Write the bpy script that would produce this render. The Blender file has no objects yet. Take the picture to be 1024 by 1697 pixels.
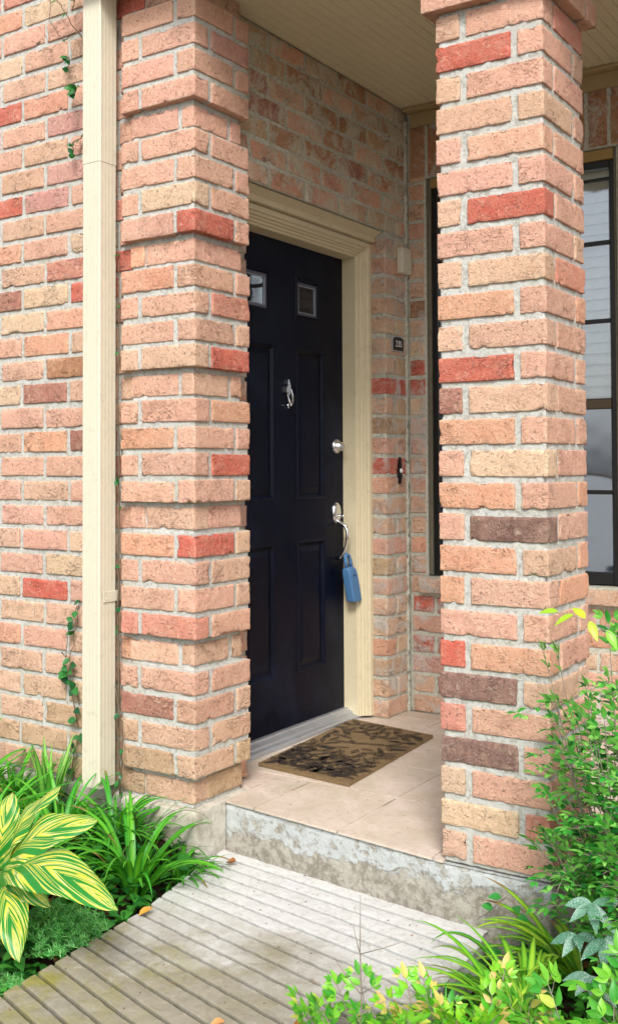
import bpy, math, random
import numpy as np
from mathutils import Vector, Matrix

# ------------------------------------------------------------------ camera, world, sun
SC = bpy.context.scene
COL = SC.collection
cd = bpy.data.cameras.new('camera'); cam = bpy.data.objects.new('camera', cd); COL.objects.link(cam)
CAMP = Vector((1.04690, -2.78475, 1.14456)); YAW, PITCH, ROLL = 0.5830, 0.0290, -0.0043
fw = Vector((-math.sin(YAW)*math.cos(PITCH), math.cos(YAW)*math.cos(PITCH), math.sin(PITCH)))
rt = Vector((math.cos(YAW), math.sin(YAW), 0)); up = rt.cross(fw)
r2 = rt*math.cos(ROLL)+up*math.sin(ROLL); u2 = -rt*math.sin(ROLL)+up*math.cos(ROLL)
M = Matrix((r2, u2, -fw)).transposed().to_4x4(); M.translation = CAMP
cam.matrix_world = M
cd.sensor_fit = 'VERTICAL'; cd.sensor_height = 24; cd.lens = 24*1735.19/1697
cd.shift_y = -(848.5-722.98)/1697
cd.clip_start = 0.05; cd.clip_end = 500
SC.camera = cam

SUN_EL, SUN_AZ = math.radians(43), math.radians(147)     # azimuth measured clockwise from +Y
w = bpy.data.worlds.new('World'); SC.world = w; w.use_nodes = True
nt = w.node_tree; nt.nodes.clear()
sky = nt.nodes.new('ShaderNodeTexSky'); sky.sky_type = 'NISHITA'; sky.sun_disc = False
sky.sun_elevation = SUN_EL; sky.sun_rotation = SUN_AZ
sky.air_density = 1.0; sky.dust_density = 3.0; sky.ozone_density = 1.0
hs = nt.nodes.new('ShaderNodeHueSaturation'); hs.inputs['Saturation'].default_value = 0.28
bg = nt.nodes.new('ShaderNodeBackground'); bg.inputs['Strength'].default_value = 0.15
wo = nt.nodes.new('ShaderNodeOutputWorld')
nt.links.new(sky.outputs[0], hs.inputs['Color']); nt.links.new(hs.outputs[0], bg.inputs[0]); nt.links.new(bg.outputs[0], wo.inputs[0])
sl = bpy.data.lights.new('sun', 'SUN'); sl.energy = 2.1; sl.angle = math.radians(16); sl.color = (1, .965, .92)
sun = bpy.data.objects.new('sun', sl); COL.objects.link(sun)
sd = Vector((math.sin(SUN_AZ)*math.cos(SUN_EL), math.cos(SUN_AZ)*math.cos(SUN_EL), math.sin(SUN_EL)))
sun.rotation_euler = sd.to_track_quat('Z', 'Y').to_euler()
SC.view_settings.view_transform = 'Standard'; SC.view_settings.look = 'None'
SC.view_settings.exposure = 0.68; SC.view_settings.gamma = 1
try:
    SC.cycles.max_bounces = 8; SC.cycles.diffuse_bounces = 5; SC.cycles.use_denoising = True
except Exception: pass

R = random.Random(7)
NR = np.random.RandomState(5)
def s2l(c):
    c = np.array(c, float)/255.0
    return tuple(np.where(c <= .04045, c/12.92, ((c+.055)/1.055)**2.4))

# ------------------------------------------------------------------ numpy noise
_perm = np.random.RandomState(1).permutation(256); _perm = np.concatenate([_perm, _perm, _perm])
_g = np.random.RandomState(2).normal(size=(256, 3)); _g /= np.linalg.norm(_g, axis=1)[:, None]
def pn(P):
    P = np.asarray(P, float); I = np.floor(P).astype(int); F = P-I; I &= 255
    U = F*F*F*(F*(F*6-15)+10); r = 0
    for dx in (0, 1):
        wx = U[:, 0] if dx else 1-U[:, 0]; hx = _perm[I[:, 0]+dx]
        for dy in (0, 1):
            wy = U[:, 1] if dy else 1-U[:, 1]; hy = _perm[hx+I[:, 1]+dy]
            for dz in (0, 1):
                wz = U[:, 2] if dz else 1-U[:, 2]; g = _g[_perm[hy+I[:, 2]+dz] & 255]
                r = r+wx*wy*wz*((F-np.array((dx, dy, dz)))*g).sum(1)
    return r*1.6

# ------------------------------------------------------------------ mesh collector
class MB:
    def __init__(s): s.v = []; s.q = []; s.t = []; s.c = []; s.n = 0; s.mq = []; s.mt = []
    def add(s, v, q=(), t=(), col=(1, 1, 1), mi=0):
        v = np.asarray(v, float).reshape(-1, 3); n = len(v)
        c = np.asarray(col, float)
        if c.ndim == 1: c = np.tile(c, (n, 1))
        s.v.append(v); s.c.append(c)
        if len(q): s.q.append(np.asarray(q, int)+s.n); s.mq.append(np.full(len(q), mi))
        if len(t): s.t.append(np.asarray(t, int)+s.n); s.mt.append(np.full(len(t), mi))
        s.n += n
    def box(s, a, b, col=(1, 1, 1), bev=0.0, mi=0):
        x0, y0, z0 = a; x1, y1, z1 = b
        if x0 > x1: x0, x1 = x1, x0
        if y0 > y1: y0, y1 = y1, y0
        if z0 > z1: z0, z1 = z1, z0
        if bev <= 0:
            v = [(x, y, z) for x in (x0, x1) for y in (y0, y1) for z in (z0, z1)]
            q = [(0, 1, 3, 2), (4, 6, 7, 5), (0, 4, 5, 1), (2, 3, 7, 6), (0, 2, 6, 4), (1, 5, 7, 3)]
            s.add(v, q, col=col, mi=mi); return
        L = (x1-x0, y1-y0, z1-z0); b = min(bev, min(L)*.45)
        V = []; idx = {}
        for i, x in enumerate((x0, x1)):
            for j, y in enumerate((y0, y1)):
                for k, z in enumerate((z0, z1)):
                    sx, sy, sz = 1-2*i, 1-2*j, 1-2*k
                    idx[i, j, k, 0] = len(V); V.append((x, y+sy*b, z+sz*b))
                    idx[i, j, k, 1] = len(V); V.append((x+sx*b, y, z+sz*b))
                    idx[i, j, k, 2] = len(V); V.append((x+sx*b, y+sy*b, z))
        Q = []; T = []
        for i in (0, 1):
            f = [idx[i, 0, 0, 0], idx[i, 0, 1, 0], idx[i, 1, 1, 0], idx[i, 1, 0, 0]]; Q.append(f if i == 0 else f[::-1])
            f = [idx[0, i, 0, 1], idx[1, i, 0, 1], idx[1, i, 1, 1], idx[0, i, 1, 1]]; Q.append(f if i == 0 else f[::-1])
            f = [idx[0, 0, i, 2], idx[0, 1, i, 2], idx[1, 1, i, 2], idx[1, 0, i, 2]]; Q.append(f if i == 0 else f[::-1])
        for i in (0, 1):
            for j in (0, 1):
                Q.append([idx[i, j, 0, 0], idx[i, j, 1, 0], idx[i, j, 1, 1], idx[i, j, 0, 1]])
                Q.append([idx[i, 0, j, 0], idx[i, 1, j, 0], idx[i, 1, j, 2], idx[i, 0, j, 2]])
                Q.append([idx[0, i, j, 1], idx[1, i, j, 1], idx[1, i, j, 2], idx[0, i, j, 2]])
                for k in (0, 1): T.append([idx[i, j, k, 0], idx[i, j, k, 1], idx[i, j, k, 2]])
        cen = np.array([(x0+x1)/2, (y0+y1)/2, (z0+z1)/2]); VA = np.array(V)
        def fix(f):
            p = VA[f]; n = np.cross(p[1]-p[0], p[2]-p[0])
            return f if np.dot(n, p.mean(0)-cen) > 0 else f[::-1]
        s.add(V, [fix(f) for f in Q], [fix(f) for f in T], col=col, mi=mi)
    def tube(s, pts, rad, seg=8, col=(1, 1, 1), mi=0, cap=True):
        pts = [Vector(p) for p in pts]; n = len(pts)
        if not hasattr(rad, '__len__'): rad = [rad]*n
        V = []; prev = None
        for i, p in enumerate(pts):
            t = (pts[min(i+1, n-1)]-pts[max(i-1, 0)]).normalized()
            if prev is None: a = t.orthogonal().normalized()
            else:
                a = prev-t*prev.dot(t); a = a.normalized() if a.length > 1e-6 else t.orthogonal().normalized()
            prev = a; b = t.cross(a)
            for k in range(seg):
                an = 2*math.pi*k/seg; V.append(tuple(p+(a*math.cos(an)+b*math.sin(an))*rad[i]))
        Q = [(i*seg+k, i*seg+(k+1) % seg, (i+1)*seg+(k+1) % seg, (i+1)*seg+k) for i in range(n-1) for k in range(seg)]
        T = []
        if cap:
            V.append(tuple(pts[0])); V.append(tuple(pts[-1])); c0 = n*seg; c1 = c0+1
            T += [(c0, (k+1) % seg, k) for k in range(seg)] + [(c1, (n-1)*seg+k, (n-1)*seg+(k+1) % seg) for k in range(seg)]
        s.add(V, Q, T, col=col, mi=mi)
    def prism(s, poly, z0, z1, col=(1, 1, 1), mi=0, frame=None):
        """poly: 2-D outline (ccw), extruded between z0 and z1 of 'frame' (origin, u, v, w)"""
        n = len(poly); O, U, W, Z = frame or (Vector((0, 0, 0)), Vector((1, 0, 0)), Vector((0, 1, 0)), Vector((0, 0, 1)))
        V = [O+U*a+W*b+Z*z0 for a, b in poly]+[O+U*a+W*b+Z*z1 for a, b in poly]
        Q = [(i, (i+1) % n, n+(i+1) % n, n+i) for i in range(n)]
        from mathutils.geometry import tessellate_polygon
        tr = tessellate_polygon([[Vector((a, b, 0)) for a, b in poly]])
        T = []
        for t in tr:
            p = [poly[k] for k in t]; ar = (p[1][0]-p[0][0])*(p[2][1]-p[0][1])-(p[2][0]-p[0][0])*(p[1][1]-p[0][1])
            t = tuple(t) if ar > 0 else tuple(t)[::-1]
            T.append(tuple(n+k for k in t)); T.append(tuple(k for k in t)[::-1])
        s.add([tuple(v) for v in V], Q, T, col=col, mi=mi)
    def build(s, name, mats, parent=None, smooth=False, loc=(0, 0, 0)):
        me = bpy.data.meshes.new(name)
        V = np.concatenate(s.v); Cc = np.concatenate(s.c)
        base = np.array(loc, float)
        V = V-base
        q = np.concatenate(s.q) if s.q else np.zeros((0, 4), int); t = np.concatenate(s.t) if s.t else np.zeros((0, 3), int)
        mq = np.concatenate(s.mq) if s.mq else np.zeros(0, int); mt = np.concatenate(s.mt) if s.mt else np.zeros(0, int)
        me.vertices.add(len(V)); me.vertices.foreach_set('co', V.astype(np.float32).ravel())
        lp = np.concatenate([q.ravel(), t.ravel()])
        me.loops.add(len(lp)); me.loops.foreach_set('vertex_index', lp.astype(np.int32))
        nf = len(q)+len(t); me.polygons.add(nf)
        st = np.concatenate([np.arange(len(q))*4, len(q)*4+np.arange(len(t))*3])
        me.polygons.foreach_set('loop_start', st.astype(np.int32))
        try: me.polygons.foreach_set('loop_total', np.concatenate([np.full(len(q), 4), np.full(len(t), 3)]).astype(np.int32))
        except Exception: pass
        me.polygons.foreach_set('material_index', np.concatenate([mq, mt]).astype(np.int32))
        me.polygons.foreach_set('use_smooth', np.full(nf, smooth))
        me.update(calc_edges=True); me.validate()
        at = me.color_attributes.new('bc', 'FLOAT_COLOR', 'POINT')
        at.data.foreach_set('color', np.concatenate([Cc, np.ones((len(Cc), 1))], 1).astype(np.float32).ravel())
        for m in (mats if isinstance(mats, (list, tuple)) else [mats]): me.materials.append(m)
        o = bpy.data.objects.new(name, me); COL.objects.link(o)
        if parent is not None:
            o.parent = parent; o.location = tuple(Vector(loc)-parent.location)
        else: o.location = loc
        return o
def tag(o, label=None, cat=None, group=None, kind=None):
    for k, v in (('label', label), ('category', cat), ('group', group), ('kind', kind)):
        if v: o[k] = v
    return o
def thing(name, label, cat, loc=(0, 0, 0), group=None):
    o = bpy.data.objects.new(name, None); COL.objects.link(o); o.location = loc; o.empty_display_size = .1
    return tag(o, label, cat, group)

# ------------------------------------------------------------------ materials
class NT:
    def __init__(s, name):
        s.m = bpy.data.materials.new(name); s.m.use_nodes = True; s.t = s.m.node_tree; s.t.nodes.clear()
        s.out = s.n('ShaderNodeOutputMaterial'); s.b = s.n('ShaderNodeBsdfPrincipled'); s.l(s.b.outputs[0], s.out.inputs[0])
        s.tc = s.n('ShaderNodeTexCoord').outputs['Object']
    def n(s, t): return s.t.nodes.new(t)
    def l(s, a, b): s.t.links.new(a, b)
    def put(s, sock, v):
        if isinstance(v, bpy.types.NodeSocket): s.l(v, sock)
        elif isinstance(v, (tuple, list)) and len(v) == 3 and sock.type == 'RGBA': sock.default_value = (*v, 1)
        else: sock.default_value = v
    def attr(s, name='bc'):
        a = s.n('ShaderNodeAttribute'); a.attribute_name = name; return a.outputs['Color']
    def vec(s, scale=(1, 1, 1)):
        m = s.n('ShaderNodeMapping'); m.inputs['Scale'].default_value = scale; s.l(s.tc, m.inputs[0]); return m.outputs[0]
    def noise(s, scale, detail=4, rough=.6, vec=None, dist=0, out=0):
        a = s.n('ShaderNodeTexNoise'); s.l(vec or s.tc, a.inputs['Vector'])
        a.inputs['Scale'].default_value = scale; a.inputs['Detail'].default_value = detail
        a.inputs['Roughness'].default_value = rough; a.inputs['Distortion'].default_value = dist
        return a.outputs[out]
    def voro(s, scale, vec=None, feature='F1'):
        a = s.n('ShaderNodeTexVoronoi'); a.feature = feature; s.l(vec or s.tc, a.inputs['Vector']); a.inputs['Scale'].default_value = scale
        return a.outputs[0]
    def ramp(s, f, *st):
        a = s.n('ShaderNodeValToRGB'); s.l(f, a.inputs[0]); e = a.color_ramp.elements
        while len(e) > len(st): e.remove(e[-1])
        while len(e) < len(st): e.new(1)
        for i, (p, c) in enumerate(st):
            e[i].position = p; e[i].color = (*c, 1) if hasattr(c, '__len__') else (c, c, c, 1)
        return a.outputs[0]
    def mix(s, f, a, b, mode='MIX'):
        m = s.n('ShaderNodeMix'); m.data_type = 'RGBA'; m.blend_type = mode
        s.put(m.inputs[0], f); s.put(m.inputs[6], a); s.put(m.inputs[7], b); return m.outputs[2]
    def math(s, op, a, b=0.0):
        m = s.n('ShaderNodeMath'); m.operation = op; s.put(m.inputs[0], a); s.put(m.inputs[1], b); return m.outputs[0]
    def sepz(s, i=2):
        m = s.n('ShaderNodeSeparateXYZ'); s.l(s.tc, m.inputs[0]); return m.outputs[i]
    def bump(s, h, strength=.5, dist=.002, prev=None):
        m = s.n('ShaderNodeBump'); m.inputs['Strength'].default_value = strength; m.inputs['Distance'].default_value = dist
        s.l(h, m.inputs['Height'])
        if prev is not None: s.l(prev, m.inputs['Normal'])
        return m.outputs[0]
    def fin(s, col=None, rough=.8, normal=None, metal=0, spec=None, **kw):
        if col is not None: s.put(s.b.inputs['Base Color'], col)
        s.put(s.b.inputs['Roughness'], rough); s.put(s.b.inputs['Metallic'], metal)
        if normal is not None: s.l(normal, s.b.inputs['Normal'])
        if spec is not None: s.b.inputs['Specular IOR Level'].default_value = spec
        return s.m

def m_brick(name='brick', smear=0.0, smearcol=(.52, .50, .44)):
    s = NT(name); c = s.attr()
    c = s.mix(s.ramp(s.noise(9, 3), (.35, 0.0), (.7, .40)), c, s.mix(.5, c, (.70, .50, .36)))
    c = s.mix(s.ramp(s.noise(38, 5, .7), (.36, .42), (.6, 0.0)), c, s.mix(1.0, c, (.88, .82, .78), 'MULTIPLY'))
    # pale lime crust in wriggly patches
    cr = s.math('MULTIPLY', s.ramp(s.noise(60, 6, .75, dist=.6), (.53, 0.0), (.62, 1.0)), s.ramp(s.noise(13, 2), (.45, 0.0), (.62, .75)))
    c = s.mix(cr, c, s.mix(.55, c, (.80, .66, .50)))
    # small dark pits and cracks
    pit = s.ramp(s.noise(120, 4, .65), (.33, 1.0), (.39, 0.0))
    c = s.mix(s.math('MULTIPLY', pit, .6), c, (.26, .17, .12))
    if smear > 0:
        sm = s.math('MULTIPLY', s.ramp(s.noise(7, 8, .78, dist=.8), (.56-.14*smear, 0.0), (.66-.14*smear, 1.0)), .85)
        c = s.mix(sm, c, smearcol)
    # soot and weather stains, patchy within a brick and drifting across the wall
    so = s.math('MULTIPLY', s.ramp(s.noise(5, 6, .78), (.52, 0.0), (.70, .75)), s.ramp(s.noise(75, 4, .7), (.40, .25), (.60, 1.0)))
    c = s.mix(so, c, s.mix(1.0, c, (.50, .42, .36), 'MULTIPLY'))
    c = s.mix(s.ramp(s.noise(2.1, 4, .6), (.48, 0.0), (.68, .35)), c, s.mix(1.0, c, (.84, .80, .70), 'MULTIPLY'))
    c = s.mix(s.ramp(s.noise(24, 4, .6), (.52, 0.0), (.66, .35)), c, s.mix(.6, c, (.66, .42, .30)))
    # long wrinkles folded into the hand-moulded face
    wr = s.math('ABSOLUTE', s.math('SUBTRACT', s.noise(17, 3, .6, vec=s.vec((1, 1, 2.4)), dist=1.4), .5))
    wrk = s.math('MULTIPLY', s.ramp(wr, (0.0, 1.0), (.022, 0.0)), s.ramp(s.noise(8, 3, .6), (.52, 0.0), (.64, 1.0)))
    c = s.mix(s.math('MULTIPLY', wrk, .55), c, s.mix(1.0, c, (.55, .46, .40), 'MULTIPLY'))
    h1 = s.noise(60, 7, .75, dist=1.0); h2 = s.noise(210, 4, .7)
    h = s.math('ADD', s.math('MULTIPLY', h1, 1.0), s.math('ADD', s.math('MULTIPLY', h2, .5), s.math('MULTIPLY', s.math('ADD', pit, wrk), -.6)))
    c = s.mix(s.ramp(s.noise(320, 4, .8), (.32, .4), (.50, 0.0)), c, s.mix(1.0, c, (.70, .66, .62), 'MULTIPLY'))
    c = s.mix(s.ramp(s.noise(260, 3, .8, vec=s.vec((1.1, 1.1, 1.1))), (.58, 0.0), (.72, .6)), c, (.88, .80, .70))
    n = s.bump(h, 1.0, .008)
    return s.fin(c, .92, n, spec=.2)
def m_mortar(name='mortar', base=(.50, .49, .445), white=(.66, .65, .61)):
    s = NT(name)
    c = s.mix(s.noise(7, 4), tuple(x*.86 for x in base), white)
    c = s.mix(s.ramp(s.noise(70, 5, .7), (.36, .7), (.52, 0.0)), c, (.26, .24, .19))
    c = s.mix(s.ramp(s.noise(3.5, 6, .75), (.50, 0.0), (.66, .5)), c, (.34, .32, .25))
    n = s.bump(s.noise(110, 6, .75), .9, .004); n = s.bump(s.noise(35, 4, .6), .7, .006, n)
    return s.fin(c, .95, n, spec=.15)
BR = m_brick('brick'); BR_SM = m_brick('brick_smeared', .72, (.62, .60, .48)); BR_SM2 = m_brick('brick_lime_washed', .45, (.56, .54, .50))
MO = m_mortar(base=(.43, .43, .39), white=(.61, .61, .575)); MO_D = m_mortar('mortar_greenish', (.47, .47, .38), (.66, .65, .57))

def m_concrete(name, a, b, dark, scale=1.0, stain=.5):
    s = NT(name)
    c = s.mix(s.ramp(s.noise(4*scale, 5, .65, dist=.5), (.35, 0.0), (.62, 1.0)), a, b)
    c = s.mix(s.math('MULTIPLY', s.ramp(s.noise(22*scale, 6, .75), (.38, 1.0), (.52, 0.0)), stain), c, dark)
    c = s.mix(s.math('MULTIPLY', s.ramp(s.noise(170, 3), (.3, 1.0), (.38, 0.0)), .5), c, (.12, .10, .08))
    n = s.bump(s.noise(90, 7, .75), .7, .004); n = s.bump(s.noise(14, 4), .5, .01, n)
    return s.fin(c, .93, n, spec=.2)
def m_step():
    s = NT('step_concrete')
    z = s.sepz(); x = s.noise(3.2, 5, .6, vec=s.vec((1, 1, .35)), dist=.6)
    # pale skim coat whose ragged lower edge wanders across the riser
    edge = s.math('ADD', s.math('ADD', s.math('MULTIPLY', z, 7.0), s.math('MULTIPLY', s.sepz(0), -.42)), s.math('MULTIPLY', s.math('ADD', s.math('MULTIPLY', x, .5), s.math('MULTIPLY', s.noise(9, 7, .7, dist=.8), .5)), 2.4))
    k = s.math('MULTIPLY', s.ramp(s.math('SUBTRACT', edge, .30), (.0, 0.0), (.60, 0.0), (.66, 1.0), (1.0, 1.0)), s.ramp(s.noise(26, 6, .7), (.40, 0.1), (.50, 1.0)))
    raw = s.mix(s.noise(9, 5, .7), (.32, .30, .25), (.49, .465, .41))
    raw = s.mix(s.ramp(s.noise(30, 6, .8), (.42, .7), (.55, 0.0)), raw, (.16, .14, .10))
    coat = s.mix(s.noise(12, 4, .6), (.38, .40, .39), (.54, .57, .57))
    c = s.mix(k, raw, coat)
    c = s.mix(s.ramp(s.noise(60, 4), (.32, .6), (.42, 0.0)), c, (.25, .23, .19))
    n = s.bump(s.noise(70, 7, .75), .9, .005); n = s.bump(k, .6, .004, n); n = s.bump(s.noise(12, 3), .6, .012, n)
    return s.fin(c, .93, n, spec=.2)
def m_walk():
    s = NT('walk_concrete')
    # worn, washed near the step; mossy and brown farther out; position along the walk plus noise
    y = s.sepz(1)
    k = s.ramp(s.math('ADD', s.math('MULTIPLY', y, 1.15), s.math('MULTIPLY', s.noise(2.2, 5, .6), .9)), (0.0, 0.0), (.16, 0.0), (.42, 1.0), (1, 1.0))
    k0 = s.math('ADD', s.math('MULTIPLY', y, 1.0), 1.0)
    k = s.ramp(s.math('ADD', k0, s.math('MULTIPLY', s.math('SUBTRACT', s.noise(3.0, 6, .65), .5), 1.0)), (.33, 0.0), (.66, 1.0))
    old = s.mix(s.noise(16, 6, .7), (.21, .19, .145), (.39, .36, .285))
    new = s.mix(s.noise(16, 6, .7), (.50, .49, .47), (.68, .68, .67))
    c = s.mix(k, old, new)
    spots = s.ramp(s.noise(8, 7, .7), (.62, 0.0), (.72, .8))
    c = s.mix(spots, c, (.60, .61, .62))
    inv = s.math('SUBTRACT', 1.0, k)
    moss = s.math('MULTIPLY', s.math('MULTIPLY', s.ramp(s.noise(7, 6, .75), (.46, 0.0), (.62, .8)), inv), s.ramp(s.math('MULTIPLY', s.sepz(0), -1.0), (.62, 0.15), (1.0, 1.0)))
    c = s.mix(moss, c, (.25, .235, .035))
    c = s.mix(s.ramp(s.noise(60, 5, .75), (.36, .55), (.48, 0.0)), c, s.mix(.5, c, (.16, .12, .07)))
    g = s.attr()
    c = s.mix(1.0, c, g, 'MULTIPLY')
    n = s.bump(s.noise(150, 6, .8), .8, .004); n = s.bump(s.noise(25, 4), .5, .008, n)
    return s.fin(c, .93, n, spec=.2)
def m_tile():
    s = NT('floor_tile'); c = s.attr()
    c = s.mix(s.ramp(s.noise(6, 5, .65, dist=.8), (.38, 0.0), (.66, .8)), c, (.66, .56, .50))
    c = s.mix(s.ramp(s.noise(45, 5, .7), (.36, .4), (.5, 0.0)), c, (.40, .27, .19))
    c = s.mix(s.ramp(s.noise(2.3, 6, .7), (.48, 0.0), (.68, .5)), c, (.44, .37, .30))
    n = s.bump(s.noise(50, 5, .6), .25, .002)
    return s.fin(c, s.ramp(s.noise(14, 3), (.3, .38), (.7, .6)), n, spec=.4)
def m_paint(name, col, rough=.45, var=.08, bump=.15, dirt=.25, dcol=(.25, .22, .15)):
    s = NT(name)
    c = s.mix(s.noise(3, 4), tuple(x*(1-var) for x in col), col)
    c = s.mix(s.math('MULTIPLY', s.ramp(s.noise(26, 6, .8), (.34, 1.0), (.46, 0.0)), dirt), c, dcol)
    n = s.bump(s.noise(60, 5, .6, vec=s.vec((1, 1, .3))), bump, .002)
    return s.fin(c, rough, n, spec=.4)
def m_metal(name, col, rough=.3, metal=1.0):
    s = NT(name); r = s.ramp(s.noise(60, 3), (.3, rough*.8), (.7, min(1, rough*1.4)))
    return s.fin(s.mix(s.noise(30, 3), tuple(x*.85 for x in col), col), r, s.bump(s.noise(120, 3), .08, .001), metal=metal)
def m_leaf(name, trans=.35, rough=.38, spots=0.0):
    s = NT(name); c = s.attr()
    c = s.mix(s.ramp(s.noise(30, 3), (.35, .28), (.65, 0.0)), c, s.mix(1.0, c, (.62, .72, .55), 'MULTIPLY'))
    if spots: c = s.mix(s.math('MULTIPLY', s.math('MULTIPLY', s.ramp(s.voro(330), (.25, 1.0), (.45, 0.0)), s.ramp(s.noise(24, 3), (.38, .2), (.6, 1.0))), spots), c, (.52, .62, .64))
    s.fin(c, rough, s.bump(s.noise(90, 2), .2, .001), spec=.45)
    t = s.n('ShaderNodeBsdfTranslucent'); s.l(s.mix(1.0, c, (1.0, 1.0, .55), 'MULTIPLY'), t.inputs[0])
    m = s.n('ShaderNodeMixShader'); m.inputs[0].default_value = trans
    s.l(s.b.outputs[0], m.inputs[1]); s.l(t.outputs[0], m.inputs[2]); s.l(m.outputs[0], s.out.inputs[0])
    return s.m
STEP = m_step(); WALK = m_walk(); TILE = m_tile()
CONC = m_concrete('footing_concrete', (.42, .38, .30), (.58, .55, .49), (.26, .23, .17))
CREAM = m_paint('cream_paint', s2l((206, 199, 178)), .45, .12, .03, .22)
TRIM = m_paint('trim_paint', s2l((208, 196, 164)), .5, .12, .15, .22, (.28, .2, .1))
SOFF = m_paint('ceiling_paint', s2l((212, 202, 172)), .7, .10, .15, .16)
def m_door():
    s = NT('door_paint'); c = s.mix(s.ramp(s.noise(2.6, 5, .65), (.5, 0.0), (.75, 1.0)), (.0010, .0022, .0085), (.006, .010, .024))
    c = s.mix(s.math('MULTIPLY', s.ramp(s.noise(55, 5, .8), (.30, 1.0), (.36, 0.0)), .5), c, (.05, .05, .06))
    r_ = s.ramp(s.noise(4, 6, .7), (.35, .28), (.65, .52))
    return s.fin(c, r_, s.bump(s.noise(9, 3, .5, vec=s.vec((1, 1, .5))), .12, .004), spec=.14)
BLACK = m_door(); BLACK.node_tree.nodes['Principled BSDF'].inputs['Specular IOR Level'].default_value = .14
WBLACK = m_paint('window_black', (.012, .012, .012), .4, .3, .1, .2, (.05, .045, .035))
SOIL = None
LEAF = m_leaf('leaf'); LEAF_SPOT = m_leaf('spotted_leaf', .15, .45, .85)
def m_simple(name, col, rough=.6, metal=0, bump=.2, scale=80): 
    s = NT(name); return s.fin(s.mix(s.noise(scale*.4, 4), tuple(x*.75 for x in col), col), rough, s.bump(s.noise(scale, 5, .7), bump, .002), metal=metal)
STEM = m_simple('stem', (.13, .09, .05), .7); TWIG = m_simple('twig', (.28, .23, .19), .8)

# ------------------------------------------------------------------ bricks
_T = {}
def lattice(nx, ny, nz):
    key = (nx, ny, nz)
    if key in _T: return _T[key]
    I = {}; V = []; Q = []
    def vi(p):
        if p not in I: I[p] = len(V); V.append(p)
        return I[p]
    N = (nx, ny, nz)
    for ax in range(3):
        a, b = (ax+1) % 3, (ax+2) % 3
        for side in (0, 1):
            for i in range(N[a]):
                for j in range(N[b]):
                    f = []
                    for di, dj in ((0, 0), (1, 0), (1, 1), (0, 1)):
                        p = [0, 0, 0]; p[ax] = N[ax]*side; p[a] = i+di; p[b] = j+dj; f.append(vi(tuple(p)))
                    Q.append(f if side else f[::-1])
    _T[key] = (np.array(V, float)/np.array(N, float), np.array(Q)); return _T[key]
def rough_box(mb, a, b, col, cell=.009, r=.006, amp=.0018, seed=None, mi=0, tilt=True, chip=1.0):
    a = np.array(a, float); b = np.array(b, float); S = b-a
    n = [max(1, int(round(x/cell))) for x in S]
    if r > 0: n = [max(3, k) for k in n]
    U, Q = lattice(*n); P = U*S
    rr = min(r, S.min()*.3)
    if r > 0:
        for ax_ in range(3):
            m_ = n[ax_]; k_ = np.round(U[:, ax_]*m_); e_ = rr*1.05
            P[:, ax_] = np.where(k_ == 0, 0, np.where(k_ == m_, S[ax_], e_+(S[ax_]-2*e_)*(k_-1)/max(1, m_-2)))
    q = np.clip(P, rr, S-rr); d = P-q; ln = np.linalg.norm(d, axis=1)[:, None]+1e-9; nrm = d/ln
    P = np.where(ln > 1e-6, q+nrm*rr, P)
    if seed is None: seed = NR.rand(3)*90
    W = P+seed
    big = pn(W*20); mid = pn(W*60+7); fine = pn(W*150+3)
    L0 = np.clip(P, 0, S); eh = np.minimum(L0, S-L0); srt = np.sort(eh, axis=1); edge = srt[:, 1] < max(rr*1.4, .004)
    crease = 1-np.abs(pn(W*np.array((15, 15, 30))+50+big[:, None]*.8))*9; crease = np.clip(crease, 0, 1)*np.clip(pn(W*9+13)*2.4-.35, 0, 1)
    disp = amp*(big*.55+mid*.5+fine*.6-crease*1.1)
    cn = pn(W*30+31); chipn = np.clip(cn-.26, 0, 1)*amp*8*chip+np.clip(pn(W*90+5)-.1, 0, 1)*amp*1.2
    disp = disp-np.where(edge, chipn, 0)
    P = P+nrm*disp[:, None]
    if tilt:
        c_ = np.tile(np.asarray(col, float), (len(P), 1)); pale = np.clip(c_*1.15+np.array((.10, .085, .06)), 0, .8)
        kk = (np.clip((pn(W*26+77)-.05)*4, 0, 1)*edge*.55)[:, None]; col = c_*(1-kk)+pale*kk
    if tilt:
        c = S/2; t = NR.uniform(-.006, .006, 2)
        P[:, 2] += (P[:, 0]-c[0])*t[0]+(P[:, 1]-c[1])*t[1]
    mb.add(P+a, Q, col=col, mi=mi)
PAL = {'P': (228, 177, 154), 'T': (226, 185, 158), 'O': (230, 171, 141), 'R': (208, 104, 86), 'L': (220, 146, 126), 'D': (138, 104, 96),
       'B': (182, 124, 108), 'Y': (230, 198, 166), 'K': (216, 162, 150), 'H': (204, 172, 138), 'N': (184, 134, 98)}
ALB = .90
def bcol(k, j=.07):
    c = np.array(s2l(PAL[k]))*ALB
    return np.clip(c*(1+NR.uniform(-j, j))*(1+NR.uniform(-j*.4, j*.4, 3)), 0, .85)
def rnd_key(weights='PPPPPPPPTTTTTTTOOOHLRYBKP'): return weights[NR.randint(len(weights))]
H = .092; BH = .0745; HW = .077
def brick(mb, x0, x1, y0, y1, row_z, key=None, cell=.0078, jit=.0015, h=BH, out=(0, 0), **kw):
    j = NR.uniform(-jit, jit, 4); z0 = row_z+NR.uniform(-.0015, .0015); z1 = z0+h+NR.uniform(-.003, .003)
    rough_box(mb, (x0+j[0], y0+j[1], z0), (x1+j[2], y1+j[3], z1), bcol(key or rnd_key()), cell=cell, r=.0032, **kw)

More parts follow.
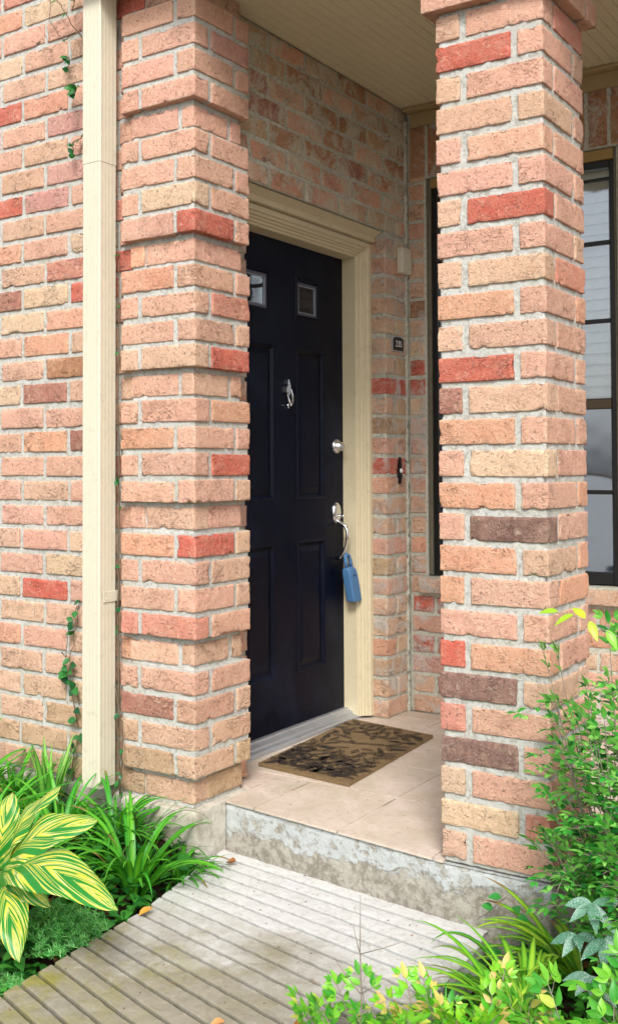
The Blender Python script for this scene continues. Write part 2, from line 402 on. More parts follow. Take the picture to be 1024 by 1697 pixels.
# ---- brick column (corner at the origin) rows counted from the top of the view, underside z=(26-r)*H
CW, CDp = .333, .3345
colc = thing('brick_column', 'square brick porch column with projecting brick cap, standing on the concrete step beside the path', 'column', (-CW/2, CDp/2, 0))
mb = MB()
C_EVEN = {0: 'TP', 2: 'TP', 4: 'PP', 6: 'TR', 8: 'TT', 10: 'TT', 12: 'BT', 14: 'PY', 16: 'PD', 18: 'OP', 20: 'RO', 22: 'LP', 24: 'YP', 26: 'TP'}
C_ODD = {1: 'RP', 3: 'TT', 5: 'PP', 7: 'PP', 9: 'OP', 11: 'RP', 13: 'OP', 15: 'OP', 17: 'OT', 19: 'PP', 21: 'DT', 23: 'DP', 25: 'YL'}
RIGHT = {0: 'L', 8: 'L', 3: 'O', 5: 'P', 7: 'P', 16: 'P', 18: 'O'}
for r in range(0, 27):
    z = (26-r)*H+.010
    if r % 2 == 0:
        hk, sk = C_EVEN.get(r, 'PP'); rk = RIGHT.get(r)
        brick(mb, -.2355, 0, 0, HW, z, sk); brick(mb, -HW, 0, .095, CDp, z, rk or 'P')
        brick(mb, -CW, -.095, CDp-HW, CDp, z, cell=.016); brick(mb, -CW, -CW+HW, 0, .2395, z, hk)
    else:
        sk, hk = C_ODD.get(r, 'PP')
        brick(mb, -CW, -.0965, 0, HW, z, sk); brick(mb, -HW, 0, 0, .2365, z, hk)
        brick(mb, -.2355, 0, CDp-HW, CDp, z); brick(mb, -CW, -CW+HW, .098, CDp, z, cell=.016)
o = mb.build('brickwork', BR, colc, smooth=True)
mb = MB(); rough_box(mb, (-CW+.0062, .0062, -.004), (-.0062, CDp-.0062, 27*H+.01), (1, 1, 1), cell=.009, r=.004, amp=.0026, tilt=False)
mb.build('mortar', MO, colc, smooth=True)
mb = MB(); e = .034
for k in range(4):
    z = 27*H+.004+k*H; g = -e if k < 3 else -e
    brick(mb, -CW-e, -.105 if k % 2 == 0 else -.2, -e, .06, z, 'P' if k == 0 else None); brick(mb, -.087 if k % 2 == 0 else -.18, e, -e, .06, z, 'L')
    brick(mb, -CW-e, -.12, CDp-.05, CDp+e, z, cell=.016); brick(mb, -.1, e, CDp-.05, CDp+e, z, cell=.016)
    brick(mb, -.045, e, .078, CDp-.068, z, 'P'); brick(mb, -CW-e, -CW+.045, .078, CDp-.068, z, cell=.014)
mb.build('cap_brickwork', BR, colc, smooth=True)
mb = MB(); rough_box(mb, (-CW-e+.008, -e+.008, 27*H+.011), (e-.008, CDp+e-.008, 31*H), (1, 1, 1), cell=.014, r=.004, tilt=False)
mb.build('cap_mortar', MO, colc, smooth=True)

# ---- quoined pilaster beside the door; every fifth course set back
PX, PY, PW, PD = -1.2044, -.0646, .337, .309
pil = thing('brick_pilaster', 'quoined brick pier with every fifth course set back, between the downspout and the black door', 'pilaster', (PX-PW/2, PY+PD/2, 0))
mb = MB(); mm = MB()
PK = {-1: 'RPT', 0: 'PPP', 1: 'PPK', 2: 'PPP', 3: 'PPP', 4: 'PPP', 5: 'PPP', 6: 'PPP', 7: 'PYP', 8: 'PRP', 9: 'OPP', 10: 'OPP', 11: 'PPL', 12: 'PPT', 13: 'TTR', 14: 'PTP',
      15: 'PPO', 16: 'OPP', 17: 'PPR', 18: 'PPT', 19: 'PTP', 20: 'ORT', 21: 'PPT', 22: 'PPT', 23: 'LLP', 24: 'TTT', 25: 'PPP', 26: 'BPT', 27: 'TTT', 28: 'HTH', 29: 'HTH'}
for r in range(-3, 30):
    z = (29-r)*H+.012; k = PK.get(r, 'PPP'); s_ = .024 if r % 5 == 4 else 0.0
    x0, x1, y0, y1 = PX-PW+s_, PX-s_, PY+s_, PY+PD-s_*.8
    if r % 2 == 0:
        brick(mb, x0, PX-.097, y0, y0+HW, z, k[0]); brick(mb, PX-.079, x1, y0, PY+.215, z, k[1]); brick(mb, x1-HW, x1, PY+.233, y1, z, k[2])
    else:
        brick(mb, x0, PX-PW+.077+s_*.5, y0, y0+.15, z, k[0]); brick(mb, PX-.2415, x1, y0, y0+HW, z, k[1]); brick(mb, x1-HW, x1, y0+HW+.018-s_, y1, z, k[2])
    brick(mb, x0, x0+HW, PY+.17, y1, z, cell=.02)
    i = .0062
    rough_box(mm, (x0+i, y0+i, z+.004 if r % 5 == 3 else z-.0135), (x1-i, y1-i, z+H+.006 if r % 5 == 4 else z+H-.0135), (1, 1, 1), cell=.011, r=.0, amp=.0024, seed=np.zeros(3), tilt=False)
mb.build('brickwork', BR, pil, smooth=True)
mm.build('mortar', MO, pil, smooth=False)
mb = MB(); rough_box(mb, (PX-PW-.0, PY-.003, -.30), (PX+.002, PY+PD, -.002), (1, 1, 1), cell=.014, r=.008, amp=.003, tilt=False)
mb.build('footing', CONC, pil, smooth=True)

# ---- left wall, face at Y=-.03
LY = -.030
lw = thing('brick_wall', 'long front wall of pink running-bond brick to the left of the cream downspout', 'wall', (-2.6, LY, 0))
mb = MB(); LK = {(-1, 0): 'R', (-1, 1): 'P', (0, 1): 'P', (2, 1): 'O', (2, 2): 'R', (6, 2): 'R', (9, 0): 'R', (10, 0): 'R', (10, 1): 'Y', (10, 2): 'B', (11, 1): 'O', (12, 1): 'O',
      (14, 1): 'B', (14, 2): 'Y', (13, 1): 'N' , (17, 0): 'B', (16, 0): 'B', (22, 1): 'R', (21, 1): 'Y', (24, 1): 'P', (27, 1): 'H', (28, 0): 'H', (28, 1): 'H', (28, 2): 'H', (29, 0): 'H', (29, 1): 'H', (29, 2): 'T'}
MODL = .253
for r in range(-7, 30):
    z = (29-r)*H+.009
    off = -1.840 if r % 2 == 0 else -1.9665   # joint positions; odd photo rows sit on the even offset
    js = [off+MODL*n+NR.uniform(-.004, .004) for n in range(-7, 3)]
    for i in range(len(js)-1):
        a, b = js[i]+.009, js[i+1]-.009
        if a > -1.53: continue
        b = min(b, -1.50)
        if b-a < .03: continue
        idx = int(round((off+MODL*(2 if r % 2 else 1)-js[i+1])/MODL))+ (0 if r % 2 else 0)
        key = LK.get((r, idx)) or (rnd_key('PPPPPPPTTTTOOLYK') if r < 23 else rnd_key('PTTTTHYO'))
        near = b > -2.35
        brick(mb, a, b, LY, LY+.07, z, key, cell=.0095 if near else .03)
mb.build('brickwork', BR, lw, smooth=True)
mb = MB(); rough_box(mb, (-3.6, LY+.0065, -.004), (-1.5, LY+.2, 36*H), (1, 1, 1), cell=.016, r=.0, amp=.002, tilt=False)
mb.build('mortar', MO, lw, smooth=True)
mb = MB(); rough_box(mb, (-3.6, LY-.012, -.35), (-PX*-1-.335, LY+.2, -.003), (1, 1, 1), cell=.02, r=.006, amp=.003, tilt=False)
mb.build('footing', CONC, lw, smooth=True)

# ---- entry side wall, face at X=-1.285, with the door opening y .333..1.39, z ..2.22
EX = -1.285; OY0, OY1, OZ = .333, 1.39, 2.222; BYk = 1.594; CZ = 2.832
ew = thing('entry_wall', 'shaded side wall of lime-streaked brick holding the black front door', 'wall', (EX, .9, 0))
mb = MB(); mo = MB()
for n in range(7):                                   # courses above the opening, smeared with mortar
    z = OZ+.004+n*.0885
    off = .10 if n % 2 else .225
    js = [off+MODL*k+NR.uniform(-.01, .01) for k in range(0, 7)]
    js = [.235]+[j for j in js if .29 < j < 1.57]+[1.60]
    for i in range(len(js)-1):
        key = rnd_key('NNHTNONHNBT') if n > 1 else rnd_key('OTHHPT')
        a, b = js[i]+.009, js[i+1]-(.009 if i < len(js)-2 else .02)
        zt = min(.0715, CZ-.006-z)
        brick(mb, EX-.07, EX, a, b, z, key, cell=.0105, h=zt, chip=1.5)
o = mb.build('upper_brickwork', BR_SM, ew, smooth=True)
mb = MB()
KJ = {10: 'RR', 11: 'PP', 12: 'PP', 13: 'RT', 9: 'TT', 8: 'TP'}
for r in range(6, 30):                               # pier beyond the door
    z = (29-r)*H+.006; k = KJ.get(r-1, None)
    if z+BH > OZ+.02: continue
    key = rnd_key('PTTTHTOYH'); key2 = rnd_key('PTTTHOYL')
    if r in (13, 17): key = 'R'
    if r % 2: brick(mb, EX-HW, EX, OY1, BYk-.012, z, key, cell=.0105)
    else:
        brick(mb, EX-HW, EX, OY1, OY1+.088, z, key, cell=.0105); brick(mb, EX-HW, EX, OY1+.104, BYk-.012, z, key2, cell=.0105)
for r in range(5, 30):                               # short return hidden between pilaster and frame
    z = (29-r)*H+.006
    if z+BH > OZ: continue
    brick(mb, EX-HW, EX, PY+PD+.012, OY0, z, None, cell=.02)
mb.build('jamb_brickwork', BR_SM2, ew, smooth=True)
mb = MB()
rough_box(mb, (EX-.19, .235, OZ+.002), (EX-.004, BYk+.01, CZ), (1, 1, 1), cell=.014, r=.0, amp=.003, tilt=False)
rough_box(mb, (EX-.19, OY1+.005, -.004), (EX-.006, BYk+.01, OZ+.0025), (1, 1, 1), cell=.014, r=.0, amp=.003, tilt=False)
rough_box(mb, (EX-.19, .235, -.004), (EX-.006, OY0-.005, OZ+.0025), (1, 1, 1), cell=.03, r=.0, amp=.002, tilt=False)
mb.build('mortar', MO_D, ew, smooth=True)
mb = MB()                                            # thick mortar squeezed into the inner corner
for z0, z1 in ((0, .9), (.9, 1.8), (1.8, 2.78)):
    rough_box(mb, (EX-.012, BYk-.016, z0), (EX+.008, BYk+.008, z1+.004), (1, 1, 1), cell=.006, r=.006, amp=.0055, tilt=False)
mb.build('corner_mortar', MO_D, ew, smooth=True)

# ---- back wall, face at Y=1.594, with the window
ww = thing('window_wall', 'back wall of brick around the tall black window, with soldier bricks above it', 'wall', (-.6, BYk, 0))
WX0, WX1, WZ0, WZ1 = -1.180, -.290, .640, 2.492
mb = MB()
for r in range(-1, 30):
    z = (29-r)*H+.006
    if z+BH < WZ0-.075:                              # below the sill
        off = -1.27 if r % 2 else -1.145
        js = [off+MODL*n for n in range(0, 13)]
        js = ([EX+.016] if js[0] > EX+.06 else [])+js
        for i in range(len(js)-1):
            key = {24: 'R', 26: 'R'}.get(r) if js[i] < -1.1 else None
            brick(mb, js[i]+.009, js[i+1]-.009, BYk, BYk+.07, z, key or rnd_key('PTTTOYK'), cell=.012 if js[i] < .2 else .03)
    elif z < WZ1+.02:
        key = {12: 'R', 13: 'R'}.get(r, rnd_key('PPTTTOYN'))
        if z+BH > WZ0-.02: brick(mb, EX+.016, WX0-.012, BYk, BYk+.07, z, key, cell=.01)
        js = [WX1+.014, WX1+.014+(.12 if r % 2 else .25)]+[WX1+.014+(.12 if r % 2 else .25)+MODL*n for n in range(1, 7)]
        for i in range(len(js)-1): brick(mb, js[i]+.009, js[i+1]-.009, BYk, BYk+.07, z, rnd_key('PPTTONNR'), cell=.012 if i < 1 else .03)
x = EX+.02                                           # soldier course
while x < 1.55:
    brick(mb, x, x+.078, BYk, BYk+.07, 2.505, rnd_key('NNNBONT'), cell=.011, h=.245); x += .096
mb.build('brickwork', BR_SM2, ww, smooth=True)
mb = MB(); x = WX0-.03                               # projecting rowlock sill
while x < WX1-.0:
    brick(mb, x, min(x+.235, WX1+.03), BYk-.045, BYk+.05, .560, rnd_key('NBTTN'), cell=.011, h=.066); x += .253
mb.build('sill', BR_SM2, ww, smooth=True)
mb = MB()
y0, y1 = BYk+.006, BYk+.2
for a, b in (((EX-.0, y0, -.004), (1.6, y1, WZ0-.012)), ((EX-.0, y0, WZ0-.012), (WX0-.003, y1, WZ1+.006)), ((WX1+.003, y0, WZ0-.012), (1.6, y1, WZ1+.006)), ((EX, y0, WZ1+.006), (1.6, y1, CZ))):
    rough_box(mb, a, b, (1, 1, 1), cell=.018, r=.0, amp=.0025, tilt=False)
rough_box(mb, (WX0-.02, BYk-.034, .567), (WX1+.02, BYk+.04, .634), (1, 1, 1), cell=.014, r=.004, amp=.002, tilt=False)
mb.build('mortar', MO_D, ww, smooth=True)

# ------------------------------------------------------------------ window
wn = thing('window', 'tall black metal window with closed cream blinds behind the brick column', 'window', ((WX0+WX1)/2, BYk, WZ0))
mb = MB()
YF = BYk+.018
mb.box((WX0, YF-.012, WZ0), (WX0+.020, YF+.07, WZ1), bev=.003); mb.box((WX1-.008, YF-.012, WZ0), (WX1, YF+.07, WZ1), bev=.003)
mb.build('wood_surround', m_paint('aged_wood', (.16, .145, .10), .8, .3, .6, .6, (.06, .05, .03)), wn)
mb = MB(); mb.box((WX0+.0205, YF-.016, WZ1-.045), (WX1-.0085, YF+.07, WZ1), bev=.003)
mb.build('head_trim', m_paint('ochre_wood', (.34, .215, .07), .6, .2, .3, .3), wn)
mb = MB(); a, b = WX0+.0205, WX1-.0085; t = WZ1-.0455
mb.box((a, YF, WZ0), (a+.030, YF+.06, t), bev=.003); mb.box((b-.022, YF, WZ0), (b, YF+.06, t), bev=.003)
mb.box((a+.0305, YF, t-.028), (b-.0225, YF+.06, t), bev=.003); mb.box((a+.0305, YF, WZ0), (b-.0225, YF+.06, WZ0+.05), bev=.003)
mb.build('frame', WBLACK, wn)
mb = MB(); mb.box((a+.0305, YF+.004, 1.385), (b-.0225, YF+.05, 1.43), bev=.004); mb.build('meeting_rail', m_metal('bronze_metal', (.12, .09, .06), .45, .7), wn)
for z, h_ in ((2.372, .012), (2.098, .018), (1.762, .018), (1.03, .018)):
    mb = MB(); mb.box((a+.0305, YF+.012, z-h_/2), (b-.0225, YF+.034, z+h_/2), bev=.003); mb.build('muntin', WBLACK, wn)
for z0, z1 in ((WZ0+.0505, 1.3845), (1.4305, t-.0285)):
    mb = MB(); xm = (a+b)/2; mb.box((xm-.01, YF+.0135, z0), (xm+.01, YF+.0325, z1), bev=.002); mb.build('muntin', WBLACK, wn)
def m_glass(name, tint, gl=.10):
    s = NT(name); s.t.nodes.remove(s.b)
    tr = s.n('ShaderNodeBsdfTransparent'); tr.inputs[0].default_value = (*tint, 1)
    g = s.n('ShaderNodeBsdfGlossy'); g.inputs['Roughness'].default_value = .03; g.inputs[0].default_value = (.9, .95, 1, 1)
    f = s.n('ShaderNodeFresnel'); f.inputs[0].default_value = 1.6
    n = s.bump(s.noise(3, 2), .25, .01); s.l(n, g.inputs['Normal'])
    ml = s.math('ADD', s.math('MULTIPLY', f.outputs[0], 1.5), gl)
    m = s.n('ShaderNodeMixShader'); s.l(ml, m.inputs[0]); s.l(tr.outputs[0], m.inputs[1]); s.l(g.outputs[0], m.inputs[2]); s.l(m.outputs[0], s.out.inputs[0]); return s.m
G1 = m_glass('window_glass', (.95, .97, .98), .09); G2 = m_glass('screened_glass', (.46, .54, .66), .20)
mb = MB(); mb.box((a+.031, YF+.021, 1.431), (b-.031, YF+.025, t-.029)); mb.build('pane', G1, wn)
mb = MB(); mb.box((a+.031, YF+.021, WZ0+.051), (b-.031, YF+.025, 1.384)); mb.build('pane', G2, wn)
mb = MB(); z = WZ0+.05                               # blinds
while z < t-.06:
    mb.add([(a+.035, YF+.066, z), (b-.035, YF+.066, z), (b-.035, YF+.098, z+.049), (a+.035, YF+.098, z+.049)], [(0, 1, 2, 3)]); z += .047
mb.box((a+.035, YF+.070, t-.07), (b-.035, YF+.11, t-.012))
mb.build('blind', m_simple('blind_vinyl', (.84, .83, .76), .6, bump=.1), wn)
mb = MB(); x = a+.03; V = []
n = 60
for i in range(n+1):
    x = a+.03+(b-a-.06)*i/n; y = YF+.14+.012*math.sin(i*.9)+.006*math.sin(i*2.3)
    V += [(x, y, WZ0+.03), (x, y, t)]
mb.add(V, [(2*i, 2*i+2, 2*i+3, 2*i+1) for i in range(n)]); mb.box((a-.02, YF+.175, WZ0), (b+.02, YF+.18, WZ1))
mb.build('curtain', m_simple('curtain_cloth', (.7, .72, .74), .9), wn, smooth=False)

# ------------------------------------------------------------------ ceiling
ce = thing('porch_ceiling', 'cream bead-board porch ceiling above the door and column', 'ceiling', (0, .8, CZ))
mb = MB(); prof = []; x = EX-.0
while x < 1.6:
    prof += [(x, CZ), (x+.0385, CZ), (x+.0405, CZ+.004), (x+.0425, CZ)]; x += .0425
V = []; 
for px_, pz in prof: V += [(px_, -.16, pz), (px_, BYk+.0, pz)]
mb.add(V, [(2*i, 2*i+1, 2*i+3, 2*i+2) for i in range(len(prof)-1)])
mb.box((EX-.4, -.2, CZ+.006), (1.6, BYk+.3, CZ+.12))
mb.build('boards', SOFF, ce)
mb = MB(); mb.box((EX+.012, BYk-.055, CZ-.018), (1.6, BYk-.0, CZ-.001), bev=.003); mb.box((EX+.03, BYk-.012, CZ-.085), (1.6, BYk-.0005, CZ-.0185), bev=.003)
mb.build('trim', m_paint('brown_trim', s2l((168, 146, 106)), .65, .15, .3, .4), ce)
mb = MB(); mb.box((PX-.0, -.24, CZ+.002), (1.6, -.201, CZ+.4), bev=.003); mb.build('fascia', TRIM, ce)

# ------------------------------------------------------------------ concrete step, tiled floor, walk, ground
mb = MB()
SP = [(-1.2035, .093), (-.9, .062), (-.6, .030), (-CW-.0, -.003), (.004, -.003), (.004, .36), (1.6, .36), (1.6, 1.70), (-1.36, 1.70), (-1.36, .24), (-1.2035, .24)]
def dense(poly, d=.02):
    out = []
    for i, p in enumerate(poly):
        q = poly[(i+1) % len(poly)]; L = math.hypot(q[0]-p[0], q[1]-p[1]); n = max(1, int(L/(d if i < 5 else .2)))
        out += [(p[0]+(q[0]-p[0])*k/n, p[1]+(q[1]-p[1])*k/n) for k in range(n)]
    return out
SD = dense(SP, .012); nz = 22; zs = np.linspace(-.30, -.0085, nz); V = []
P2 = np.array(SD); nxt = np.roll(P2, -1, 0); prv = np.roll(P2, 1, 0); tg = nxt-prv; nr = np.stack([tg[:, 1], -tg[:, 0]], 1); nr /= np.linalg.norm(nr, axis=1)[:, None]
for k, z in enumerate(zs):
    pts = np.concatenate([P2, np.full((len(P2), 1), z)], 1)
    d = pn(pts*9)*.004+pn(pts*40)*.0022+pn(pts*90)*.001-.002-(.004 if k == nz-1 else 0)
    V.append(np.concatenate([P2+nr*d[:, None], pts[:, 2:]], 1))
V = np.concatenate(V); n = len(P2)
mb.add(V, [(k*n+i, k*n+(i+1) % n, (k+1)*n+(i+1) % n, (k+1)*n+i) for k in range(nz-1) for i in range(n)])
from mathutils.geometry import tessellate_polygon
tr = tessellate_polygon([[Vector((a_, b_, 0)) for a_, b_ in SD]])
Vt = np.concatenate([P2, np.full((n, 1), -.0085)], 1)
def ccw(t): 
    p = P2[list(t)]; return t if np.cross(p[1]-p[0], p[2]-p[0]) > 0 else t[::-1]
mb.add(Vt, t=[ccw(tuple(t_)) for t_ in tr])
tag(mb.build('porch_step', STEP, smooth=True), 'weathered concrete porch base with patchy pale skim coat on its riser', 'step')
# tiles
mb = MB(); TS = .3525
def front_y(x): 
    if x < -CW: return .093+(x+1.2035)*(-.003-.093)/(-CW+1.2035)
    return -.003
V = [(-1.43, .25, -.008), (-1.206, .25, -.008), (-1.206, .4245, -.008), (-1.43, .4245, -.008)]
mb.add(V+[(a_, b_, 0) for a_, b_, _ in V], [(4, 5, 6, 7), (0, 1, 5, 4), (1, 2, 6, 5), (2, 3, 7, 6)], col=np.array(s2l((210, 190, 174)))*.84)
for i in range(-1, 8):
    for j in range(0, 5):
        x0 = -1.062+TS*i; x1 = x0+TS-.007; y0 = .4315+TS*(j-1); y1 = y0+TS-.007
        if x1 < -1.36: continue
        x0 = max(x0, -1.44 if j else -1.199); x1 = min(x1, 1.6)
        y1 = min(y1, BYk)
        if x0 > -.03 and j == 0: continue
        ya, yb_ = (front_y(x0)-.004, front_y(x1)-.004) if j == 0 else (y0, y0)
        if j == 0 and x1 > -CW: x1 = -CW+.006
        c = np.array(s2l((206, 192, 172)))*.82*NR.uniform(.94, 1.06)
        m_ = 10; V = []
        for k in range(m_+1):
            xx = x0+(x1-x0)*k/m_; yy = ya+(yb_-ya)*k/m_
            if j == 0: yy += pn([(xx*40, 1, 2)])[0]*.002
            V += [(xx, yy, -.008), (xx, yy, 0), (xx, y1, 0), (xx, y1, -.008)]
        Q = [(4*k+s_, 4*k+4+s_, 4*k+4+s_+1, 4*k+s_+1) for k in range(m_) for s_ in (0, 1, 2)]
        Q += [(0, 1, 2, 3), (4*m_+3, 4*m_+2, 4*m_+1, 4*m_)]
        mb.add(V, Q, col=c)
pf = mb.build('porch_floor', TILE); tag(pf, kind='structure')
mb = MB(); mb.add([(-1.44, .30, -.0035), (1.6, .42, -.0035), (1.6, BYk, -.0035), (-1.44, BYk, -.0035)], [(0, 1, 2, 3)])
mb.add([(-1.199, .10, -.0035), (-CW, .006, -.0035), (-CW, .42, -.0035), (-1.199, .42, -.0035)], [(0, 1, 2, 3)])
tag(mb.build('floor_grout', m_simple('grout', (.60, .54, .48), .9)), kind='structure')

# ribbed walk
WZ = -.160
def left_edge(y): return np.interp(y, [-4, -1.0, -.45, 0.0, .10], [-1.02, -1.045, -1.085, -1.18, -1.195])
def right_edge(y): return np.interp(y, [-4, -1.0, -.13, .02], [-.10, -.12, -.158, -.203])
mb = MB()
ng = 64; gx = 90; rows = []; cols = []
prof = [(0.0, -.014, .34), (.06, -.015, .28), (.10, -.0135, .36), (.125, -.0015, .75), (.16, 0.0, 1.0), (.5, .0006, 1.0), (.88, 0.0, 1.0), (.93, -.001, .92), (.965, -.0105, .5)]  # last value darkens the groove colour: dirt and painted-in shade together
yl0, yr0 = .088, -.006
for g in range(ng):
    for (f, dz, cc) in prof:
        k = g+f; rows.append((k, dz, cc))
V = []; Cc = []
t_ = np.linspace(0, 1, gx+1)
for (k, dz, cc) in rows:
    ylk = yl0-.012-.0600*k; yrk = yr0-.020-.0700*k-.0004*k*k*0
    yy = ylk+(yrk-ylk)*t_; xl = left_edge(ylk); xr = right_edge(yrk); xx = xl+(xr-xl)*t_
    yy = yy+pn(np.stack([xx*3, yy*3, yy*0+3], 1))*.004
    wob = pn(np.stack([xx*30, yy*30, yy*0], 1))*.0016+pn(np.stack([xx*80, yy*80, yy*0], 1))*.0008
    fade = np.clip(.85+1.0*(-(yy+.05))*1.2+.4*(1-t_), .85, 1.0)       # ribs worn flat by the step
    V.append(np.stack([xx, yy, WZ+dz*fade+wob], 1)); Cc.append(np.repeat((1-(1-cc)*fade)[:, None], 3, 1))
V = np.concatenate(V); Cc = np.concatenate(Cc); m_ = gx+1
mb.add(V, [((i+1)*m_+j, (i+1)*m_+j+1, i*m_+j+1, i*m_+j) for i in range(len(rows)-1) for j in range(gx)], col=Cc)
# strip up to the riser and slab sides
top = V[:m_]; back = top.copy(); back[:, 1] += .05
mb.add(np.concatenate([top, back]), [(j, j+1, m_+j+1, m_+j) for j in range(gx)])
for col_i, flip in ((0, False), (gx, True)):
    E = V[col_i::m_]; D = E.copy(); D[:, 2] -= .14; k = len(E); Q = [(i, i+1, k+i+1, k+i) for i in range(k-1)]
    mb.add(np.concatenate([E, D]), [q[::-1] if flip else q for q in Q])
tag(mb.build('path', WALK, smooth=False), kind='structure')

def m_soil():
    s = NT('soil'); c = s.mix(s.noise(30, 6, .75), (.035, .022, .014), (.12, .075, .045))
    c = s.mix(s.ramp(s.voro(60), (.1, .5), (.3, 0.0)), c, (.16, .10, .06))
    return s.fin(c, .95, s.bump(s.noise(60, 6, .8), 1.0, .03), spec=.1)
SOIL = m_soil()
def grid_sheet(mb, xs, ys, zf, hole=None, col=(1, 1, 1)):
    X, Y = np.meshgrid(xs, ys, indexing='ij'); Pt = np.stack([X.ravel(), Y.ravel(), 0*X.ravel()], 1); Pt[:, 2] = zf(Pt[:, 0], Pt[:, 1])
    ny = len(ys); mb.add(Pt, [(i*ny+j, (i+1)*ny+j, (i+1)*ny+j+1, i*ny+j+1) for i in range(len(xs)-1) for j in range(ny-1)], col=col)
def gz(x, y):
    P3 = np.stack([x, y, 0*x], 1)
    left = np.interp(x, [-1.35, -1.1], [1, 0]); right = np.interp(x, [-.15, 0.1], [0, 1])
    z = -.255+.13*left*np.interp(y, [-4, -2, -.1], [.3, .8, 1.1])+.05*right
    return z+pn(P3*5)*.02+pn(P3*22)*.008
xs = np.concatenate([[-120, -40, -12, -6], np.arange(-3.6, 2.6, .04), [4, 8, 20, 60, 120]]); ys = np.concatenate([[-120, -50, -20, -9], np.arange(-4.6, 1.9, .04), [5, 30, 120]])
mb = MB(); grid_sheet(mb, xs, ys, gz); tag(mb.build('ground', SOIL, smooth=True), kind='structure')

mb = MB(); grid_sheet(mb, np.linspace(-60, 60, 40), np.linspace(-70, -6.5, 30), lambda x, y: x*0-.14)  # unseen pale sheet, added to brighten window reflections and bounce light
tag(mb.build('bounce_pavement', m_concrete('bounce_concrete', (.42, .41, .38), (.52, .51, .48), (.28, .27, .25), .5, .3)), kind='structure')

# ------------------------------------------------------------------ downspout
ds = thing('downspout', 'cream ribbed metal downspout running down the wall left of the brick pier', 'downspout', (-1.605, -.10, 0))
mb = MB(); DX0, DX1, DY0, DY1 = -1.651, -1.566, -.145, -.062
def ribbed(ax0, ax1):
    pts = []; L = ax1-ax0
    for k in range(4):
        c = ax0+L*(.2+.2*k); pts += [(c-.0060, 0), (c-.0030, .00035), (c+.0030, .00035), (c+.0060, 0)]
    return pts
poly = [(DX0, DY0+.004), (DX0+.004, DY0)]+[(x, DY0+d) for x, d in ribbed(DX0, DX1)]+[(DX1-.004, DY0), (DX1, DY0+.004)]+[(DX1-d, y) for y, d in ribbed(DY0, DY1)]+[(DX1, DY1-.004), (DX1-.004, DY1), (DX0+.004, DY1), (DX0, DY1-.004)]
mb.prism(poly, .035, 2.22); mb.build('lower_pipe', CREAM, ds)
mb = MB(); c0 = ((DX0+DX1)/2, (DY0+DY1)/2)
poly2 = [(c0[0]+(x-c0[0])*1.03, c0[1]+(y-c0[1])*1.03) for x, y in poly]
mb.prism(poly2, 2.2205, 3.4); mb.build('upper_pipe', CREAM, ds)
mb = MB(); mb.box((DX1+.0015, -.128, .674), (DX1+.004, -.03, .712), bev=.001); mb.box((DX1-.02, DY0-.004, .672), (DX1+.0045, DY0-.0015, .713), bev=.001) if 0 else None
mb.tube([(DX1+.003, -.112, .686), (DX1+.0065, -.112, .686)], .0035)
mb.build('strap', CREAM, ds)

# ------------------------------------------------------------------ door
DXp = -1.475; D0, D1, DZ0, DZ1 = .40, 1.322, .050, 2.100
dr = thing('front_door', 'black six-panel front door with two small square lites and a silver knocker', 'door', (DXp, .86, 0))
mb = MB(); BK = (1, 1, 1)
def rect_x(mb, X_, y0, y1, z0, z1, col=BK): mb.add([(X_, y0, z0), (X_, y1, z0), (X_, y1, z1), (X_, y0, z1)], [(0, 1, 2, 3)], col=col)
def rings(mb, y0, y1, z0, z1, steps, close=True):
    rs = []
    for ins, dx in steps: rs.append([(DXp+dx, y0+ins, z0+ins), (DXp+dx, y1-ins, z0+ins), (DXp+dx, y1-ins, z1-ins), (DXp+dx, y0+ins, z1-ins)])
    V = [p for r_ in rs for p in r_]; Q = [(4*k+i, 4*k+(i+1) % 4, 4*k+4+(i+1) % 4, 4*k+4+i) for k in range(len(rs)-1) for i in range(4)]
    if close: k = len(rs)-1; Q.append((4*k, 4*k+1, 4*k+2, 4*k+3))
    mb.add(V, Q)
LI = ((.560, .748), (.938, 1.128)); PA = ((.555, .780), (.940, 1.165))
bands = [(DZ0, .265, None), (.265, .825, PA), (.825, 1.005, None), (1.005, 1.655, PA), (1.655, 1.785, None), (1.785, 1.962, LI), (1.962, DZ1, None)]
for z0, z1, ps in bands:
    if not ps: rect_x(mb, DXp, D0, D1, z0, z1); continue
    rect_x(mb, DXp, D0, ps[0][0], z0, z1); rect_x(mb, DXp, ps[0][1], ps[1][0], z0, z1); rect_x(mb, DXp, ps[1][1], D1, z0, z1)
    for a_, b_ in ps:
        if ps is PA: rings(mb, a_, b_, z0, z1, [(0, 0), (.004, .003), (.010, .002), (.020, -.009), (.026, -.009), (.048, -.002), (.050, -.002)])
        else: rings(mb, a_, b_, z0, z1, [(0, 0), (.003, .004), (.012, .004), (.016, -.006)], close=False)
mb.box((DXp-.045, D0, DZ0), (DXp-.020, D1, DZ1))
mb.add([(DXp-.02, D1, DZ0), (DXp, D1, DZ0), (DXp, D1, DZ1), (DXp-.02, D1, DZ1)], [(0, 1, 2, 3)])
mb.build('leaf', BLACK, dr)
LG = m_glass('lite_glass', (.22, .22, .26), .12); LF = m_paint('lite_frame', (.07, .075, .10), .4, .1, .1, .1); LB = m_paint('lite_bead', (.24, .25, .30), .35, .1, .05, .1)
